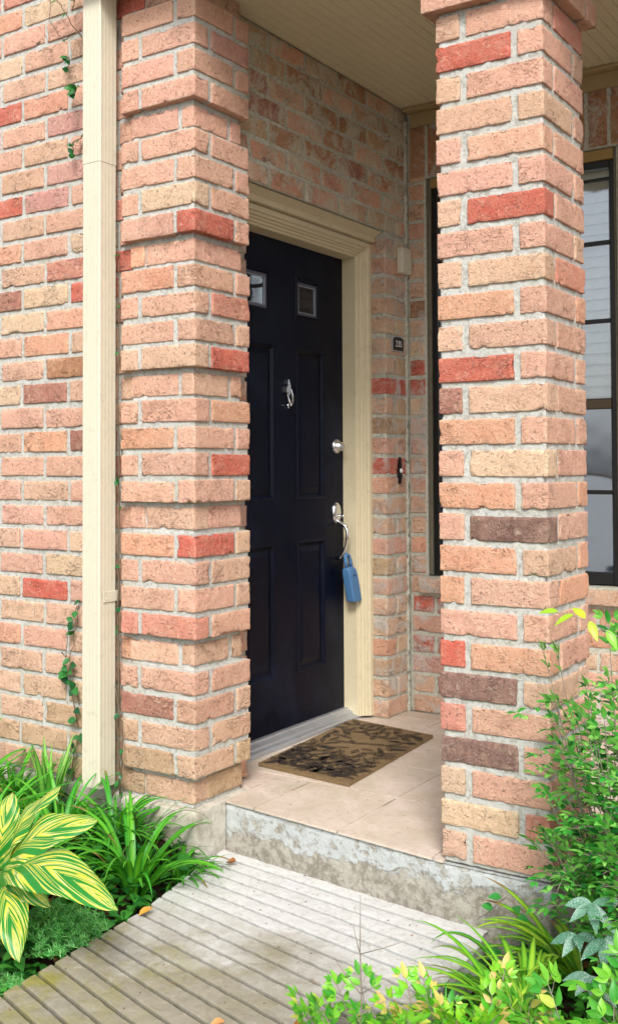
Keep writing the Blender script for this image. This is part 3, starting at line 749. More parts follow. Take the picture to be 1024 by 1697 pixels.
for a_, b_ in LI:
    f = MB(); i_ = .0165
    y0, y1, z0, z1 = a_+i_, b_-i_, 1.785+i_, 1.962-i_
    for (p, q) in (((y0, z0), (y1, z0+.012)), ((y0, z1-.012), (y1, z1)), ((y0, z0+.0122), (y0+.012, z1-.0122)), ((y1-.012, z0+.0122), (y1, z1-.0122))):
        f.box((DXp-.012, p[0], p[1]), (DXp-.003, q[0], q[1]), bev=.0015)
    fo = f.build('window', LF, dr)
    f = MB(); j_ = .0125
    y0, y1, z0, z1 = y0+j_, y1-j_, z0+j_, z1-j_
    for (p, q) in (((y0, z0), (y1, z0+.0035)), ((y0, z1-.0035), (y1, z1)), ((y0, z0+.0036), (y0+.0035, z1-.0036)), ((y1-.0035, z0+.0036), (y1, z1-.0036))):
        f.box((DXp-.012, p[0], p[1]), (DXp-.0045, q[0], q[1]))
    f.build('bead', LB, dr)
    f = MB(); f.box((DXp-.012, y0, z0), (DXp-.009, y1, z1))
    g_ = f.build('pane', LG, fo); g_.location = (0, 0, 0); 
    f = MB(); f.box((DXp-.019, y0, z0), (DXp-.0185, y1, z1)); f.build('curtain', m_simple('lite_backing', (.09, .09, .10), .9), dr)
SILV = m_metal('brushed_nickel', (.72, .72, .74), .28); CHR = m_metal('polished_metal', (.8, .82, .85), .16)
# knocker
kn = MB(); ky, kz = .872, 1.452; X0 = DXp+.001
fr = (Vector((X0, ky, kz)), Vector((0, .8, 0)), Vector((0, 0, .86)), Vector((1, 0, 0)))
kn.prism([(-.006, .052), (.014, .035), (.022, .038), (.016, .054), (.004, .074), (-.004, .072)], 0, .008, frame=fr)
kn.prism([(-.018, .036), (-.022, .010), (-.010, -.004), (.010, -.004), (.020, .012), (.018, .030), (.004, .044), (-.010, .046)], 0, .010, frame=fr)
kn.prism([(-.006, -.070), (.006, -.070), (.010, -.048), (-.008, -.048)], 0, .006, frame=fr)
kn.tube([(X0+.010, ky-.013, kz+.020), (X0+.014, ky-.019, kz-.005), (X0+.018, ky-.014, kz-.029), (X0+.018, ky, kz-.045), (X0+.018, ky+.014, kz-.029), (X0+.014, ky+.019, kz-.005), (X0+.010, ky+.013, kz+.022)], [.003, .004, .0045, .0065, .0045, .004, .003])
kn.tube([(X0, ky, kz-.047), (X0+.018, ky, kz-.047)], .005)
kn.build('knocker', CHR, dr, smooth=False)
# deadbolt
def disc_x(mb, X_, y, z, prof, seg=24, sy=1.0, sz=1.0):
    V = []; 
    for (r_, dx) in prof:
        for k in range(seg): an = 2*math.pi*k/seg; V.append((X_+dx, y+math.cos(an)*r_*sy, z+math.sin(an)*r_*sz))
    Q = [(i*seg+k, i*seg+(k+1) % seg, (i+1)*seg+(k+1) % seg, (i+1)*seg+k) for i in range(len(prof)-1) for k in range(seg)]
    V.append((X_+prof[-1][1], y, z)); c = len(V)-1; m0 = (len(prof)-1)*seg
    mb.add(V, Q, [(c, m0+k, m0+(k+1) % seg) for k in range(seg)])
db = MB(); disc_x(db, DXp+.0005, 1.262, 1.236, [(.033, 0), (.033, .005), (.029, .010), (.021, .014), (.020, .030), (.016, .034), (.014, .033), (.0, .033)])
db.box((DXp+.0335, 1.2605, 1.226), (DXp+.0345, 1.2635, 1.246)); db.build('deadbolt', SILV, dr, smooth=True)
hd = MB(); HY, HZ = 1.258, .935
disc_x(hd, DXp+.0005, HY, HZ, [(.040, 0), (.040, .004), (.035, .010), (.030, .011), (.0, .012)], sy=.82, sz=1.2)
hd.build('handle_plate', CHR, dr, smooth=True)
hd = MB(); hp = [(.010, HZ-.030), (.018, HZ-.045), (.034, HZ-.052), (.052, HZ-.062), (.060, HZ-.085), (.059, HZ-.115), (.052, HZ-.150), (.040, HZ-.180), (.024, HZ-.200), (.002, HZ-.206)]
hd.tube([(DXp+d, HY, z) for d, z in hp], [.008, .009, .0085, .008, .007, .007, .007, .007, .007, .008], seg=10)
hd.tube([(DXp+.010, HY, HZ-.010), (DXp+.030, HY+.004, HZ-.016), (DXp+.046, HY+.004, HZ-.012)], [.004, .006, .003], seg=8)
hd.build('handle', CHR, dr, smooth=True)
# lock box hanging from the handle
lb = thing('key_lock_box', 'blue key lock box hanging by its shackle from the door handle', 'lock box', (DXp+.045, HY+.005, .62))
BLUE = m_paint('blue_rubber', (.06, .165, .33), .5, .12, .05, .12, (.02, .05, .1)); DBL = m_paint('dark_blue_plastic', (.02, .07, .19), .5, .1, .05, .1)
b_ = MB(); bc = Vector((DXp+.050, HY+.010, 0))
lean = .16
def lbx(u, v, z): return Vector((bc.x+u+(.75-z)*lean*.55, bc.y+v+(.75-z)*lean, z))
def rr_section(z, w_, d_, r_=.012, n=5):
    out = []
    for cx, cy, a0 in ((w_-r_, d_-r_, 0), (-w_+r_, d_-r_, 90), (-w_+r_, -d_+r_, 180), (w_-r_, -d_+r_, 270)):
        for k in range(n): an = math.radians(a0+90*k/(n-1)); out.append(tuple(lbx(cx+r_*math.cos(an), cy+r_*math.sin(an), z)))
    return out
secs = [(.535, .020, .033), (.538, .023, .036), (.60, .0235, .0365), (.66, .023, .036), (.678, .021, .034), (.690, .014, .026)]
V = []; m_ = 20
for z, w_, d_ in secs: V += rr_section(z, w_, d_)
Q = [(i*m_+k, i*m_+(k+1) % m_, (i+1)*m_+(k+1) % m_, (i+1)*m_+k) for i in range(len(secs)-1) for k in range(m_)]
V.append(tuple(lbx(0, 0, .535))); V.append(tuple(lbx(0, 0, .692))); T = [(len(V)-2, (k+1) % m_, k) for k in range(m_)]+[(len(V)-1, (len(secs)-1)*m_+k, (len(secs)-1)*m_+(k+1) % m_) for k in range(m_)]
b_.add(V, Q, T); b_.build('body', BLUE, lb, smooth=False)
b_ = MB(); b_.tube([lbx(.024, 0, .655), lbx(.026, 0, .655)], .006)
b_.build('keyhole_cover', DBL, lb)
b_ = MB(); b_.tube([lbx(0, -.020, .685), lbx(0, -.021, .715), lbx(0, -.016, .738), lbx(0, 0, .748), lbx(0, .016, .738), lbx(0, .021, .715), lbx(0, .020, .685)], .0085, seg=10)
b_.build('shackle', BLUE, lb, smooth=True)
# frame: swept profile
fp = [(0.0, -1.50), (0.0, -1.408), (.004, -1.404), (.010, -1.404), (.012, -1.396), (.020, -1.394), (.024, -1.385), (.030, -1.384), (.033, -1.374), (.041, -1.371), (.046, -1.362), (.066, -1.360), (.0675, -1.365), (.0675, -1.50)]
fo = thing('door_frame', 'cream moulded wooden frame around the black door', 'door frame', (-1.42, .86, 0))
mb = MB(); path = [(1, 0, .012), (1, 1, None), (-1, 1, None), (-1, 0, .012)]; V = []
for sgn, topf, zb in path:
    for d, X_ in fp:
        y = (D1+.004+d) if sgn > 0 else (D0-.004-d)
        z = (DZ1+.004+d) if topf else zb
        V.append((X_, y, z))
k = len(fp)
mb.add(V, [(s_*k+i, s_*k+i+1, (s_+1)*k+i+1, (s_+1)*k+i) for s_ in range(3) for i in range(k-1)])
mb.build('moulding', TRIM, fo)
mb = MB(); mb.box((-1.45, OY0+.002, 2.1745), (-1.338, OY1-.002, 2.2195), bev=.003)
mb.add([(-1.338, OY0+.002, 2.196), (-1.338, OY1-.002, 2.196), (-1.300, OY1-.002, 2.2195), (-1.300, OY0+.002, 2.2195), (-1.338, OY0+.002, 2.2196), (-1.338, OY1-.002, 2.2196)], [(0, 1, 2, 3)], [])
mb.build('head_casing', TRIM, fo)
mb = MB(); mb.box((-1.50, D1+.0005, .05), (-1.478, D1+.0035, DZ1)); mb.box((-1.50, D0, DZ1+.0005), (-1.478, D1, DZ1+.0035)); mb.build('weather_strip', m_simple('white_seal', (.7, .7, .68), .6), fo)
# threshold
th = MB(); ALU = m_metal('worn_aluminium', (.55, .58, .62), .42, .8)
pr = [(-1.50, .0), (-1.405, .0), (-1.405, .012), (-1.412, .018), (-1.430, .022), (-1.432, .030), (-1.455, .040), (-1.458, .046), (-1.50, .047)]
th.prism([(x, z) for x, z in pr], 0, OY1-OY0-.005, frame=(Vector((0, OY1-.0025, .0006)), Vector((1, 0, 0)), Vector((0, 0, 1)), Vector((0, -1, 0))))
tag(th.build('door_threshold', ALU), 'scuffed grey metal threshold under the black door', 'threshold')
mb = MB(); mb.box((-1.56, OY0-.05, 0.0), (-1.522, OY1+.05, 2.26)); mb.build('rear_panel', m_simple('dark_void', (.01, .01, .01), .9), dr)

# ------------------------------------------------------------------ small wall fittings
# house number plaque, reading 235
IRON = m_metal('black_iron', (.02, .02, .022), .5, .6); WHT = m_simple('white_enamel', (.75, .75, .72), .5)
pq = thing('number_plaque', 'small black arched house number plaque reading 235', 'number plaque', (EX+.006, 1.488, 1.712))
fr = (Vector((EX+.003, 1.488, 1.712)), Vector((0, 1, 0)), Vector((0, 0, 1)), Vector((1, 0, 0)))
def arch(w_, h_, rise): return [(-w_, -h_), (w_, -h_), (w_, h_-rise)]+[(w_*math.cos(math.radians(a_)), h_-rise+rise*math.sin(math.radians(a_))) for a_ in range(15, 180, 15)]+[(-w_, h_-rise)]
mb = MB(); mb.prism(arch(.054, .037, .014), 0, .008, frame=fr); mb.build('border', m_simple('grey_rim', (.42, .40, .40), .5), pq)
mb = MB(); mb.prism(arch(.048, .031, .012), .0082, .011, frame=fr); mb.build('plate', m_simple('black_enamel', (.008, .008, .01), .35), pq)
def text(s_, size, M_, mat, parent, name, depth=.0008):
    cu = bpy.data.curves.new(name, 'FONT'); cu.body = s_; cu.size = size; cu.extrude = depth; cu.align_x = 'CENTER'; cu.align_y = 'CENTER'
    tmp = bpy.data.objects.new('tmp', cu); COL.objects.link(tmp); dg = bpy.context.evaluated_depsgraph_get(); me = bpy.data.meshes.new_from_object(tmp.evaluated_get(dg)); bpy.data.objects.remove(tmp)
    me.transform(M_); me.materials.append(mat); ob = bpy.data.objects.new(name, me); COL.objects.link(ob); ob.parent = parent; return ob
MX = Matrix(((0, 0, 1, .0120), (1, 0, 0, 0), (0, 1, 0, -.002), (0, 0, 0, 1)))
tx = text('235', .040, Matrix.Translation((EX+.003, 1.488, 1.712))@MX@Matrix.Scale(1.0, 4), WHT, pq, 'numerals'); tx.location = -pq.location
# iron door bell
bl = thing('door_bell', 'small ornate black iron door bell plate with white button on the brick pier', 'door bell', (EX+.004, 1.505, 1.124))
fr = (Vector((EX+.002, 1.505, 1.124)), Vector((0, 1, 0)), Vector((0, 0, 1)), Vector((1, 0, 0)))
mb = MB(); mb.prism([(0, -.062), (.008, -.05), (.007, -.036), (.016, -.026), (.009, -.012), (.020, 0), (.009, .012), (.015, .026), (.006, .034), (.009, .048), (0, .064), (-.009, .048), (-.006, .034), (-.015, .026), (-.009, .012), (-.020, 0), (-.009, -.012), (-.016, -.026), (-.007, -.036), (-.008, -.05)], 0, .010, frame=fr)
mb.build('plate', IRON, bl)
mb = MB(); disc_x(mb, EX+.012, 1.505, 1.124, [(.011, 0), (.011, .004), (.007, .008), (0, .009)], 14); mb.build('button', WHT, bl, smooth=True)
mb = MB(); mb.box((EX+.001, 1.495, 2.045), (EX+.034, 1.585, 2.165), bev=.004); mb.box((EX+.0345, 1.503, 2.06), (EX+.037, 1.577, 2.15), bev=.001)
tag(mb.build('wall_box', m_paint('box_plastic', (.62, .57, .46), .5, .1, .1, .3)), 'small cream plastic box high on the brick pier near the ceiling corner', 'electrical box')

# ------------------------------------------------------------------ door mat with leaf print
mt = thing('door_mat', 'brown coir door mat printed with black leaves, lying askew by the threshold', 'door mat', (-1.155, .85, 0))
A = Vector((-1.341, .475)); B = Vector((-1.395, 1.267)); D = Vector((-.916, .440)); Cn = Vector((-.966, 1.203))
def coir():
    s = NT('coir'); c = s.mix(s.noise(12, 4), (.21, .145, .075), (.33, .235, .13)); c = s.mix(s.ramp(s.noise(220, 3, .8), (.4, .6), (.55, 0.0)), c, (.12, .065, .025))
    return s.fin(c, .95, s.bump(s.noise(260, 4, .8), 1.0, .006), spec=.1)
mb = MB(); nu, nv = 46, 80; V = []
for layer, z in ((0, .0015), (1, .014)):
    for i in range(nu+1):
        for j in range(nv+1):
            p = (A*(1-i/nu)+D*(i/nu))*(1-j/nv)+(B*(1-i/nu)+Cn*(i/nu))*(j/nv)
            q = np.array([[p.x*60, p.y*60, layer]]); V.append((p.x+(pn(q)[0]*.0015 if i in (0, nu) else 0), p.y, z+(pn(q)[0]*.0012 if layer else 0)))
N_ = (nu+1)*(nv+1); id_ = lambda l_, i, j: l_*N_+i*(nv+1)+j
Q = [(id_(1, i, j), id_(1, i+1, j), id_(1, i+1, j+1), id_(1, i, j+1)) for i in range(nu) for j in range(nv)]
for i in range(nu): Q += [(id_(0, i, 0), id_(0, i+1, 0), id_(1, i+1, 0), id_(1, i, 0)), (id_(1, i, nv), id_(1, i+1, nv), id_(0, i+1, nv), id_(0, i, nv))]
for j in range(nv): Q += [(id_(1, 0, j), id_(1, 0, j+1), id_(0, 0, j+1), id_(0, 0, j)), (id_(0, nu, j), id_(0, nu, j+1), id_(1, nu, j+1), id_(1, nu, j))]
mb.add(V, Q); mb.build('coir_pad', coir(), mt, smooth=False)
mb = MB(); rl = random.Random(4); placed = []
def outline_leaf(c, ang, L, W_, z, solid=False):
    pts = []; n = 9
    for s_ in (1, -1):
        rng = range(n+1) if s_ > 0 else range(n-1, 0, -1)
        for k in rng: t = k/n; pts.append((L*(t-.5), s_*W_*math.sin(math.pi*t**.85)))
    ca, sa = math.cos(ang), math.sin(ang); w3 = .0026
    def tf(x, y): return (c[0]+x*ca-y*sa, c[1]+x*sa+y*ca)
    m_ = len(pts)
    outer = [tf(*p) for p in pts]; inner = [tf(p[0]*(1-2.4*w3/L), p[1]*(1-w3/W_)) for p in pts]
    if solid: mb.add([(*tf(0, 0), z)]+[(*p, z) for p in outer], t=[(0, 1+k, 1+(k+1) % m_) for k in range(m_)])
    else: mb.add([(*p, z) for p in outer]+[(*p, z) for p in inner], [(k, (k+1) % m_, m_+(k+1) % m_, m_+k) for k in range(m_)])
    def line(p, q, w_=.0011):
        d = Vector((q[0]-p[0], q[1]-p[1])).normalized(); n_ = Vector((-d.y, d.x))*w_; p, q = tf(*p), tf(*q)
        nn = Vector((n_.x*ca-n_.y*sa, n_.x*sa+n_.y*ca))
        mb.add([(p[0]-nn.x, p[1]-nn.y, z+.0002), (q[0]-nn.x, q[1]-nn.y, z+.0002), (q[0]+nn.x, q[1]+nn.y, z+.0002), (p[0]+nn.x, p[1]+nn.y, z+.0002)], [(0, 1, 2, 3)])
    if not solid:
        line((-L*.62, 0), (L*.5, 0), .0014)
        for k in range(1, 5):
            x = -L*.5+L*k/5.5
            for s_ in (1, -1): line((x, 0), (x+L*.13, s_*W_*.72*math.sin(math.pi*(k+.7)/6)))
for _ in range(900):
    u, v = rl.random(), rl.random()
    dc = math.hypot((u-.5)*.9, (v-.55)*1.25)
    if rl.random() > (dc*1.9)**1.6+.04: continue
    p = (A*(1-u)+D*u)*(1-v)+(B*(1-u)+Cn*u)*v; c_ = Vector((-1.155, .85)); p = c_+(p-c_)*.90
    if any((p-q).length < .032-.012*(v < .35) for q in placed): continue
    placed.append(p); outline_leaf(p, rl.uniform(0, 6.28), rl.uniform(.05, .085), rl.uniform(.011, .018), .0162, solid=rl.random() < (.42 if v < .3 else .12))
mb.build('leaf_print', m_simple('black_print', (.032, .021, .014), .9), mt)

# ------------------------------------------------------------------ foliage helpers
TIPC = (.30, .19, .07)
def blade(mb, base, az, length, w0, elev=1.25, droop=1.9, n=12, fold=.35, c_edge=(.05, .20, .03), c_mid=None, twist=0.0, pw=1.4):
    """long strap leaf: starts at elevation 'elev' and bends over by 'droop' radians along its length"""
    c_mid = c_mid or c_edge; p = Vector(base); V = []; Cc = []; brown = (int(length*1e5) % 9) == 0
    side = Vector((-math.sin(az), math.cos(az), 0)); hd = Vector((math.cos(az), math.sin(az), 0))
    a = elev
    for i in range(n+1):
        t = i/n; a = elev-droop*(t**pw); d = hd*math.cos(a)+Vector((0, 0, 1))*math.sin(a)
        nrm = -hd*math.sin(a)+Vector((0, 0, 1))*math.cos(a)
        w_ = w0*(.45+.55*min(1, t*4))*(1-t**2.6)+.0004
        s2 = side*math.cos(twist*t)+nrm*math.sin(twist*t)
        for s_ in (-1, -.3, .3, 1):
            V.append(tuple(p+s2*s_*w_+nrm*(abs(s_)**1)*w_*fold)); Cc.append(TIPC if brown and t > .82 else (c_edge if abs(s_) > .5 else c_mid))
        p = p+d*(length/n)
    mb.add(V, [(4*i+k, 4*i+k+1, 4*i+5+k, 4*i+4+k) for i in range(n) for k in range(3)], col=np.array(Cc))
def leaflet(mb, p, d, nrm, L, W_, col, tipcol=None, n=5, curl=.25, fold=.3):
    d = d.normalized(); s_ = d.cross(nrm).normalized(); nrm = s_.cross(d).normalized(); V = []; Cc = []
    q = Vector(p)
    for i in range(n+1):
        t = i/n; w_ = W_*math.sin(math.pi*min(.999, t**.8))**.9 if 0 < t < 1 else .0003
        z = nrm*(-curl*L*t*t)
        for k in (-1, 0, 1): V.append(tuple(q+d*L*t+s_*k*w_+z+nrm*(abs(k)*w_*fold))); Cc.append(tuple(np.array(col)*(1.0 if k else 1.15)) if not tipcol else tuple(np.array(col)*(1-t)+np.array(tipcol)*t))
    mb.add(V, [(3*i+k, 3*i+k+1, 3*i+4+k, 3*i+3+k) for i in range(n) for k in range(2)], col=np.clip(np.array(Cc), 0, .9))
def rdir(r_, up_=0.0, spread=1.0):
    v = Vector((r_.gauss(0, 1)*spread, r_.gauss(0, 1)*spread, r_.gauss(0, .6)+up_)); return v.normalized()
def G(a_, b_=None, r_=R):
    """a green drawn between two sRGB colours"""
    t = r_.random(); a_ = np.array(s2l(a_)); b_ = np.array(s2l(b_)) if b_ else a_
    return tuple((a_*(1-t)+b_*t))
def spray(ml, ms, r_, base, d, L, nl, size, cols, up_=Vector((0, 0, 1)), sub=True, leafn=4):
    """compound nandina-like spray: a thin rachis with opposite groups of pointed leaflets"""
    d = d.normalized(); side = d.cross(up_).normalized(); nrm = side.cross(d).normalized(); pts = []
    for i in range(5): t = i/4; pts.append(Vector(base)+d*L*t-Vector((0, 0, 1))*(.18*L*t*t))
    ms.tube(pts, [.0012]*4+[.0006], seg=4, cap=False, col=(1, 1, 1))
    for i in range(nl):
        t = .28+.72*i/max(1, nl-1); p = Vector(base)+d*L*t-Vector((0, 0, 1))*(.18*L*t*t)
        for s_ in (-1, 1):
            dd = (d*r_.uniform(.5, .9)+side*s_*r_.uniform(.7, 1.0)+nrm*r_.uniform(-.2, .35)).normalized()
            c = cols(r_); sz = size*r_.uniform(.75, 1.2)*(1.05-.25*t)
            if sub and r_.random() < .55:
                q = p+dd*sz*.7; ms.tube([p, q], .0007, seg=3, cap=False)
                for k in (-1, 0, 1): leaflet(ml, q, (dd+side.cross(dd)*0+nrm.cross(dd)*k*.8+nrm*r_.uniform(-.2, .2)).normalized(), nrm, sz*(.95 if k == 0 else .75), sz*.21, cols(r_), n=leafn)
            else: leaflet(ml, p, dd, (nrm+Vector((r_.uniform(-.3, .3), r_.uniform(-.3, .3), 0))).normalized(), sz, sz*.23, c, n=leafn)
    leaflet(ml, pts[-1], d+nrm*.05, nrm, size*1.05, size*.24, cols(r_), n=leafn)

# ------------------------------------------------------------------ left bed: strap-leaved clumps
def clump(name, label, cx, cy, n, L, W_, seed, cat='plant', el=(.7, 1.45), droop=(1.0, 2.4), mid=((120, 200, 50), (70, 165, 45)), edge=((30, 110, 40), (55, 150, 50)), az=(0, 6.283), group=None, z=None, rad=.035):
    r_ = random.Random(seed); z0 = float(gz(np.array([cx]), np.array([cy]))[0])-.005 if z is None else z
    mb = MB()
    for i in range(n):
        a_ = r_.uniform(*az); rr = r_.uniform(0, rad)
        blade(mb, (cx+math.cos(a_)*rr, cy+math.sin(a_)*rr, z0), a_, r_.uniform(*L), r_.uniform(*W_), r_.uniform(*el), r_.uniform(*droop), c_edge=G(*edge, r_), c_mid=G(*mid, r_), twist=r_.uniform(-.5, .5))
    o = mb.build(name, LEAF, smooth=True, loc=(cx, cy, z0)); return tag(o, label, cat, group)
clump('spider_plant', 'big bright green arching spider plant at the foot of the brick pier, beside the path', -1.235, -.33, 70, (.22, .42), (.007, .012), 11)
clump('spider_plant', 'low spider plant clump spilling over the path corner in front of the concrete footing', -1.19, -.16, 44, (.10, .22), (.005, .009), 12, droop=(1.2, 2.6))
clump('spider_plant', 'tall upright striped clump against the wall, left of the downspout foot', -1.80, -.16, 20, (.22, .34), (.010, .016), 13, el=(1.25, 1.55), droop=(.1, .7), mid=((170, 215, 110), (110, 190, 70)))
clump('spider_plant', 'arching green clump in front of the foot of the downspout', -1.58, -.30, 60, (.20, .36), (.006, .010), 14)
clump('spider_plant', 'green strap-leaved clump by the left edge of the photo, against the brick wall', -2.08, -.26, 64, (.22, .42), (.006, .011), 15)
clump('spider_plant', 'dense spider plant behind the yellow striped leaves', -1.50, -.55, 60, (.16, .32), (.006, .010), 16)
clump('spider_plant', 'arching strap-leaved clump between the wall and the yellow striped leaves', -1.82, -.42, 60, (.20, .36), (.006, .010), 18)
clump('spider_plant', 'bright clump pressed against the concrete base of the brick pier', -1.42, -.22, 60, (.16, .32), (.006, .010), 19)
clump('spider_plant', 'leafy green clump at the wall base, far left behind the striped leaves', -1.98, -.16, 54, (.18, .34), (.006, .010), 20)
clump('grass_tuft', 'wispy dark grass tuft with thin curled blades leaning on the brick pier', -1.33, -.20, 16, (.20, .34), (.0022, .004), 17, mid=((60, 90, 40), (90, 120, 50)), edge=((40, 70, 40), (70, 100, 45)), droop=(1.6, 3.0), el=(1.1, 1.5))

# shell ginger: broad striped leaves
def m_ginger():
    s = NT('ginger_leaf'); c = s.attr()     # the attribute carries leaf coordinates (u along, v across)
    sp = s.n('ShaderNodeSeparateColor'); s.l(c, sp.inputs[0]); u, v = sp.outputs[0], sp.outputs[1]
    av = s.math('ABSOLUTE', s.math('SUBTRACT', v, .5)); k = s.math('SUBTRACT', u, s.math('MULTIPLY', av, .85))
    cb = s.n('ShaderNodeCombineXYZ'); s.put(cb.inputs[0], s.math('MULTIPLY', k, 6.0)); s.put(cb.inputs[1], s.math('MULTIPLY', av, .45)); s.put(cb.inputs[2], s.math('MULTIPLY', s.math('GREATER_THAN', v, .5), 5.0))
    f = s.noise(1.5, 2.2, .62, vec=cb.outputs[0])
    col = s.ramp(f, (0.0, s2l((30, 112, 44))), (.465, s2l((44, 140, 50))), (.475, s2l((196, 200, 66))), (.50, s2l((224, 210, 70))), (.52, s2l((228, 226, 160))), (.535, s2l((60, 150, 50))), (.58, s2l((34, 124, 50))), (.60, s2l((214, 208, 70))), (.64, s2l((228, 220, 90))), (.66, s2l((40, 132, 56))))
    s.fin(col, .35, s.bump(s.math('SINE', s.math('MULTIPLY', k, 190.0)), .15, .0006), spec=.5)
    t = s.n('ShaderNodeBsdfTranslucent'); s.l(col, t.inputs[0]); m = s.n('ShaderNodeMixShader'); m.inputs[0].default_value = .3
    s.l(s.b.outputs[0], m.inputs[1]); s.l(t.outputs[0], m.inputs[2]); s.l(m.outputs[0], s.out.inputs[0]); return s.m
GING = m_ginger(); GST = m_simple('green_stem', (.22, .38, .08), .5)
def ginger_leaf(mb, base, tip, nrm, W_, arch_=.12, sag=0.0, n=22, m=10, fold=.12):
    base, tip = Vector(base), Vector(tip); L = (tip-base).length; d = (tip-base)/L; nrm = Vector(nrm); s_ = d.cross(nrm).normalized(); nrm = s_.cross(d).normalized(); V = []; Cc = []
    for i in range(n+1):
        t = i/n; w_ = W_*(math.sin(math.pi*t**.82)**.75 if 0 < t < 1 else 0)+.0005
        for j in range(m+1):
            v = j/m*2-1; und = .006*math.sin(t*17+v*2)*abs(v)
            V.append(tuple(base+d*L*t+s_*v*w_+nrm*(arch_*L*math.sin(math.pi*t)+abs(v)*w_*fold-v*v*w_*.25+und)-Vector((0, 0, 1))*sag*t*t)); Cc.append((t, j/m, 0))
    mb.add(V, [(i*(m+1)+j, i*(m+1)+j+1, (i+1)*(m+1)+j+1, (i+1)*(m+1)+j) for i in range(n) for j in range(m)], col=np.array(Cc))
gp = thing('shell_ginger', 'broad pointed leaves striped yellow and green at the left edge of the photo', 'plant', (-1.30, -.80, -.15))
mb = MB(); B0 = Vector((-1.31, -.80, .012)); ms = MB()
for k, (tip, nrm, W_, sag) in enumerate((((-.735, -.92, .170), (.0, -.60, 1), .068, .085), ((-.960, -.76, .232), (-.35, -.85, .6), .062, .02), ((-1.045, -.95, -.075), (.80, -.55, .35), .055, .03), ((-1.165, -.99, -.185), (.8, -.55, .2), .038, .02),
                                    ((-1.27, -.78, .24), (.6, -.8, .3), .055, 0), ((-1.62, -.85, .12), (-.2, -.6, .8), .06, .03), ((-1.45, -1.12, .02), (0, -.4, .9), .06, .05), ((-1.05, -.84, .045), (.2, -.8, .7), .045, .05), ((-1.18, -.86, -.06), (.7, -.6, .4), .04, .03), ((-1.12, -.74, .27), (-.5, -.8, .3), .045, .0))):
    lf = MB(); t_ = Vector(tip); b0 = B0+(t_-B0)*.06; ginger_leaf(lf, b0, t_, nrm, W_, arch_=.10+.03*(k % 3), sag=sag)
    lf.build('leaf', GING, gp, smooth=True, loc=tuple(b0)); ms.tube([B0-Vector((0, 0, .015)), b0+(t_-b0)*.25], [.004, .0015], seg=6)
ms.tube([(-1.33, -.80, -.18), (-1.315, -.80, -.08), tuple(B0)], [.007, .006, .005], seg=8); ms.build('stem', GST, gp, smooth=True)

# asparagus fern
def fern(name, label, cx, cy, n, R0, hgt, seed):
    r_ = random.Random(seed); z0 = float(gz(np.array([cx]), np.array([cy]))[0]); mb = MB(); ms = MB(); root = thing(name, label, 'plant', (cx, cy, z0))
    for i in range(n):
        a_ = r_.uniform(0, 6.283); rr = R0*math.sqrt(r_.random()); tip = Vector((cx+math.cos(a_)*rr, cy+math.sin(a_)*rr, z0+hgt*(1-.5*(rr/R0)**2)*r_.uniform(.7, 1.05)))
        b0 = Vector((cx+math.cos(a_)*rr*.3, cy+math.sin(a_)*rr*.3, z0)); mid = (b0+tip)/2+Vector((0, 0, .02)); ms.tube([b0, mid, tip], .0008, seg=3, cap=False)
        for k in range(16):
            t = .35+.65*k/15; p = b0*(1-t)**2+mid*2*t*(1-t)+tip*t*t
            for _ in range(3):
                d = rdir(r_, .5); L = r_.uniform(.011, .020); s_ = d.orthogonal().normalized()*.0010; c = G((40, 150, 60), (150, 220, 130), r_)
                mb.add([tuple(p-s_), tuple(p+s_), tuple(p+d*L+s_*.5), tuple(p+d*L-s_*.5)], [(0, 1, 2, 3)], col=c)
    mb.build('needles', LEAF, root, loc=(cx, cy, z0)); ms.build('stems', GST, root, loc=(cx, cy, z0))
fern('asparagus_fern', 'fluffy needle-leaved fern mound between the striped leaves and the path', -1.19, -.70, 190, .15, .12, 21)
fern('asparagus_fern', 'small needle-leaved fern hanging over the path edge below the striped leaves', -1.13, -.90, 70, .09, .07, 22)

# dark ground cover, mulch
def cover(name, xs_, ys_, n, seed, cols, size=(.018, .035), zoff=(.0, .05), mat=LEAF, keep=None, flat=.8):
    r_ = random.Random(seed); mb = MB()
    for i in range(n):
        x, y = r_.uniform(*xs_), r_.uniform(*ys_)
        if keep and not keep(x, y): continue
        z = float(gz(np.array([x]), np.array([y]))[0])+r_.uniform(*zoff); a_ = r_.uniform(0, 6.283)
        d = Vector((math.cos(a_), math.sin(a_), r_.uniform(-.3, .4))); s_ = r_.uniform(*size)
        leaflet(mb, (x, y, z), d, Vector((r_.uniform(-.5, .5), r_.uniform(-.5, .5), flat)).normalized(), s_, s_*r_.uniform(.25, .42), cols(r_), n=4)
    return tag(mb.build(name, mat, smooth=True), kind='stuff')
inleft = lambda x, y: x < float(left_edge(y))-.005 and y < -.08
cover('ground_cover', (-2.4, -1.03), (-1.6, -.08), 5200, 31, lambda r_: G((18, 84, 34), (84, 165, 62), r_), (.025, .05), (.0, .075), keep=inleft)
cover('leaf_mulch', (-2.4, -1.03), (-1.6, -.08), 900, 32, lambda r_: G((120, 70, 40), (190, 130, 70), r_), (.02, .05), (.0, .015), m_leaf('dry_leaf', .1, .8), keep=inleft)
inright = lambda x, y: x > float(right_edge(y))+.01 and (y < -.02 or x > .03)
cover('ground_cover', (-.2, .9), (-2.2, .3), 5200, 33, lambda r_: G((24, 84, 30), (90, 175, 55), r_), (.025, .045), (.0, .09), keep=inright)
cover('leaf_mulch', (-.2, .9), (-2.2, .3), 700, 34, lambda r_: G((110, 60, 38), (170, 110, 60), r_), (.02, .05), (.0, .015), bpy.data.materials['dry_leaf'], keep=inright)

